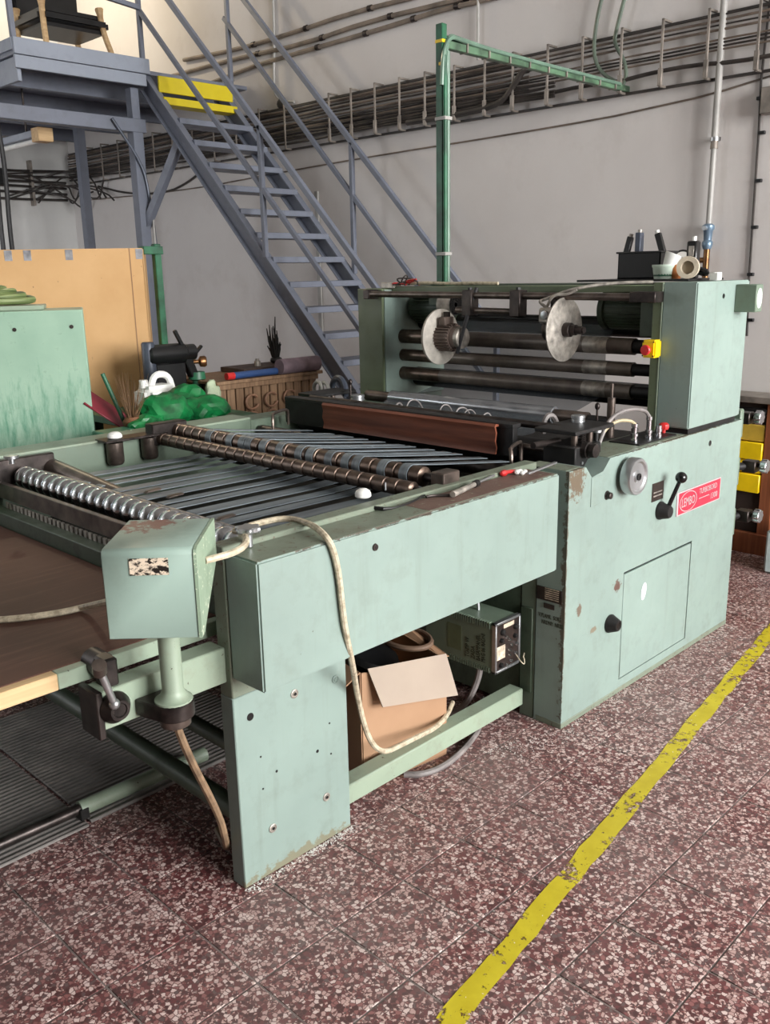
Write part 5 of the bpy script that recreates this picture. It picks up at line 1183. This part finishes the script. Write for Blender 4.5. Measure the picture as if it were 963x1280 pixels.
gq = P(247, 480, y=py_); MB().lathe([(0, .06), (.02, .06), (.03, .03), (gq.z-tz_+.02, .028), (gq.z-tz_+.03, .05), (gq.z-tz_+.07, .045), (gq.z-tz_+.07, 0)], (gq.x, py_, tz_), (0, 0, 1), 18).o('foot', greenpaint, pu)
MB().box(c2.x-.02, gq.x-.05, py_-.03, py_+.03, tz_+.001, tz_+.06, .004).o('base_block', black, pu)
MB().box(c2.x+.03, gq.x-.08, py_-.02, py_+.05, tz_+.06, pc.z-.05, .006).o('pump_block', black, pu)
q0, q1 = P(213, 475, y=2.7), P(233, 500, y=2.7)
tag(MB().cyl((q0.x, 2.80, tz_+.001), (q0.x-.02, 2.80, tz_+.32), .05, .03, 14).o('foil_sleeve', foilpl), 'crumpled grey foil sleeve standing behind the pump', 'sleeve')
# brushes, dustpan, stick
sq0, sq1 = P(128, 467, y=2.15), P(158, 525, y=2.1); sq1.z = tz_+.012
tag(MB().cyl(sq0, sq1, .010).o('dark_stick', greenpaint), 'dark green stick leaning by the cardboard box', 'stick')
dq = P(128, 500, y=2.25)
dp = thing('dustpan', 'dark red dustpan leaning on the green bench', 'dustpan', (dq.x, 2.25, tz_)); dm = simple('dark_red_plastic', (118, 36, 48), .45)
MB().bar((dq.x-.08, 2.25, tz_+.16), (dq.x+.08, 2.18, tz_+.02), .12, .008, .002, up=(0, -.6, 1)).o('pan', dm, dp); MB().bar((dq.x-.08, 2.25, tz_+.16), (dq.x-.16, 2.28, tz_+.2), .02, .015, .003).o('handle', dm, dp)
bq = P(166, 530, y=2.05)
bh = thing('brush_heap', 'bundle of dried brown brush bristles by the cardboard box', 'brush', (bq.x, 2.05, tz_))
MB().lathe([(0, .04), (.05, .045), (.07, .03), (.07, 0)], (bq.x, 2.05, tz_+.001), (0, 0, 1), 14).o('holder', simple('rusty_brown', (128, 88, 60), .6), bh)
rb2 = random.Random(9); bm_ = MB()
for k in range(70): 
    a = rb2.uniform(0, 2*PI); l = rb2.uniform(.08, .22); r = rb2.uniform(0, .03); s_ = rb2.uniform(.01, .07)
    bm_.cyl((bq.x+r*math.cos(a), 2.05+r*math.sin(a), tz_+.06), (bq.x+(r+s_)*math.cos(a), 2.05+(r+s_)*math.sin(a), tz_+.06+l), .0018, .0006, 4)
bm_.o('bristles', simple('bristle', (112, 84, 58), .7), bh)
tag(MB().box(P(122, 535, y=2.0).x, P(162, 522, y=2.0).x, 1.92, 2.06, tz_+.001, tz_+.03, .006).o('paint_tray', simple('sea_green_tray', (70, 140, 112), .3)), 'wet sea green paint tray in front of the dustpan', 'tray')
# wooden crate, blue tube, purple roll, boards
cy = 2.45; k0, k1 = P(272, 510, y=cy), P(395, 490, y=cy); ctz = P(330, 470, y=cy).z
cr = thing('wooden_crate', 'slatted weathered wooden crate with iron scrolls beside the stairs', 'crate', ((k0.x+k1.x)/2, cy+.2, 0))
MB().box(k0.x+.02, k1.x, cy+.012, cy+.42, 0, ctz-.03, .004).o('body', cratewood, cr)
nsl = 12
for i in range(nsl):
    x = k0.x+(k1.x-k0.x)*i/nsl; MB().box(x+.004, x+(k1.x-k0.x)/nsl-.004, cy-.012, cy+.012, .05, ctz-.02, .003).o('slat', cratewood, cr)
for z in (.35, ctz-.05): MB().box(k0.x, k1.x, cy-.03, cy-.012, z, z+.05, .003).o('batten', cratewood, cr)
for j, zz in enumerate((.80, .90)):
    for i in range(3):
        c_ = Vector((k0.x+.22+.14*i, cy-.035, zz)); MB().tube([c_+Vector((.045*math.cos(t), 0, .04*math.sin(t))) for t in [PI*.2+k*.28 for k in range(20)]], .007, 6).o('iron_scroll', simple('rusty_scroll', (150, 112, 88), .6) if i == 0 and j == 0 else MATS['rusty_scroll'], cr)
MB().box(k0.x-.02, k1.x+.03, cy-.04, cy+.45, ctz-.02, ctz, .003).o('lid', cratewood, cr)
a, b = P(292, 468, y=cy), P(349, 462, y=cy); a.z = b.z = ctz+.021
bt = thing('blue_tube', 'blue tube with red end caps on the wooden crate', 'tube', (a.x, cy, ctz))
MB().cyl(a, b, .020).o('body', bluepl, bt); d = (b-a).normalized()*.05; MB().cyl(a-d, a, .0205).o('cap', red, bt); MB().cyl(b, b+d*.6, .0205).o('cap', red, bt)
a, b = P(350, 474, y=cy-.03), P(397, 470, y=cy-.03); a.z = b.z = ctz+.046
tag(MB().cyl(a, b, .045).o('cloth_roll', purple), 'dusty purple cloth roll beside the blue tube', 'roll')
tag(MB().box(P(290, 460, y=cy+.3).x, P(375, 460, y=cy+.3).x, cy+.18, cy+.42, ctz+.001, ctz+.03, .003).o('dark_board', simple('dark_board', (74, 60, 54), .7)), 'dark wooden board on the crate behind the blue tube', 'board')
pq = P(345, 440, y=cy+.3)
tw_ = thing('black_twigs', 'clump of black dried twigs standing on the dark board', 'twigs', (pq.x, cy+.3, ctz+.03)); tb_ = MB(); r3 = random.Random(8)
MB().ball((pq.x, cy+.3, ctz+.05), .035, 8, (1.3, 1, .7)).o('clod', black, tw_)
for k in range(26):
    a = r3.uniform(0, 2*PI); s_ = r3.uniform(0, .06); h = r3.uniform(.06, .26)*(1-s_*6)+.03; tb_.tube([(pq.x+s_*.3*math.cos(a), cy+.3+s_*.3*math.sin(a), ctz+.05), (pq.x+s_*.7*math.cos(a)+r3.uniform(-.01, .01), cy+.3+s_*.7*math.sin(a), ctz+.05+h*.6), (pq.x+s_*math.cos(a), cy+.3+s_*math.sin(a), ctz+.05+h)], [.008, .006, .003], 5)
tb_.o('stems', black, tw_)
pq = P(322, 455, y=cy+.25); tag(MB().lathe([(0, .02), (.03, .02), (.035, .012), (.045, .012), (.045, 0)], (pq.x, cy+.25, ctz+.031), (0, 0, 1), 12).o('small_bottle', dullalu), 'small metal bottle on the dark board', 'bottle')
lump('green_leaves', 372, 458, cy+.2, .05, (1.7, .8, .6), simple('grey_green_leaves', (128, 150, 118), .6, 0, .4, 30), 'heap of grey green paper leaves behind the purple roll', 'leaves', 12, zb=ctz+.001)
lump('pale_cloth', 266, 488, 2.44, .05, (.8, .6, 1.6), simple('pale_green_cloth', (178, 192, 162), .7), 'pale green cloth hanging beside the crate', 'cloth', 14, zb=.90)
# hose loops behind the nip unit
for k, (u, v, r) in enumerate(((398, 487, .05), (406, 488, .05), (424, 487, .075))):
    c_ = P(u, v, x=1.9); tag(MB().tube([c_+Vector((.3*r*math.cos(t), r*math.cos(t), r*.8*math.sin(t))) for t in [-.4+i*(PI+.8)/12 for i in range(13)]], .010 if k < 2 else .015, 8, 1).o('hose_loop', pipegrey if k < 2 else navy), ('thin pale hose arching behind the curtain bar', 'second thin pale hose arching behind the curtain bar', 'thick grey hose arching before the stair foot')[k], 'hose')

# ================================================================== BEHIND THE MACHINE, RIGHT
fx = 3.80; ya, ybb = P(925, 560, x=fx).y+.15, P(963, 560, x=fx).y-.7
wcb = thing('wooden_cabinet', 'wooden storage cabinet with yellow drawers by the back wall', 'cabinet', (3.9, -.2, 0))
zt2 = P(950, 499, x=fx).z
MB().box(fx+.02, 3.985, ybb, ya, .10, zt2-.02, .003).o('carcass', simple('dark_shelf_inside', (48, 36, 30), .8), wcb)
MB().box(fx-.04, 3.99, ybb-.02, ya+.02, zt2-.02, zt2+.015, .003).o('top_board', galv, wcb)
MB().box(fx-.02, 3.985, ybb, ya, .0, .12, .003).o('plinth', redwood, wcb)
yp = P(952, 600, x=fx).y
for y in (ya-.03, yp-.02, yp-.65): MB().box(fx-.005, fx+.05, y-.05, y+.02, .0, zt2-.02, .003).o('upright', redwood, wcb)
zs = [P(940, v, x=fx).z for v in (530, 552, 575, 592, 616)]
for k in range(4): MB().box(fx+.0-.015*(k % 2), fx+.10, yp+.005, ya-.09, zs[k+1]+.004, zs[k]-.002, .004).o('drawer', simple('yellow_drawer_pale', (206, 172, 64), .5) if k == 0 else yellow, wcb)
for k in range(4): MB().box(fx+.0-.015*(k % 2), fx+.10, yp-.62, yp-.08, zs[k+1]+.004, zs[k]-.002, .004).o('drawer', yellow, wcb)
MB().box(fx-.002, fx+.05, yp+.005, ya-.09, zs[0]+.05, zs[0]+.09, .002).o('rail', iron, wcb)
pe = P(958, 668, x=3.50); tag(MB().box(3.50, 3.74, pe.y-.32, pe.y, .0, .24, .012).o('pale_bucket', simple('pale_blue_plastic', (196, 214, 214), .4)), 'pale blue plastic box on the floor by the wooden cabinet', 'box')

# ================================================================== FLOOR, LEFT
mt1 = MB().box(-.135, .62, .587, 1.45, .002, .012, .003).o('rubber_mat', ribmat); tag(mt1, 'black ribbed rubber mat under the machine next to the leg', 'mat', 'floor mats')
mt2 = MB().box(-1.9, -.147, .575, 1.45, .002, .013, .003).o('rubber_mat', ribmat); tag(mt2, 'grimy black rubber mat under the feed table', 'mat', 'floor mats')
fpz = .042
fp_ = thing('floor_pipe', 'thin steel pipe with pale green sleeve lying on the mats', 'pipe', (-.3, .62, .013))
MB().cyl((-1.9, .66, fpz), (-.13, .625, fpz), .017).o('pipe', steel, fp_); MB().cyl((-.15, .626, fpz), (.30, .617, fpz), .024).o('sleeve', lightgreen, fp_); MB().box(-.16, -.13, .60, .65, .0135, .05, .003).o('saddle', iron, fp_)
lowb = MB().box(-1.9, -.25, 1.46, 1.52, .30, .36, .003)
# pale paper dust swept against the bases
ds = MB(); r5 = random.Random(13)
def flecks(x0, y0, x1, y1, n, sp):
    for _ in range(n):
        t = r5.random(); x = x0+(x1-x0)*t+r5.gauss(0, sp*.4); y = y0+(y1-y0)*t-abs(r5.gauss(0, sp)); s_ = r5.uniform(.0012, .004); a = r5.uniform(0, PI)
        c_, n_ = math.cos(a)*s_, math.sin(a)*s_
        ds.quad((x-c_, y-n_, .0018), (x+n_*.6, y-c_*.6, .0018), (x+c_, y+n_, .0028), (x-n_*.6, y+c_*.6, .0024))
flecks(1.0, -.02, 1.32, -.13, 260, .06); flecks(1.32, -.135, 2.68, -.135, 420, .035); flecks(0, -.003, .40, -.003, 420, .012); flecks(-.1, -.6, 2.5, -.2, 120, .25)
tag(ds.o('paper_dust', speck), 'fine white paper dust scattered along the machine base', 'dust', kind='stuff')
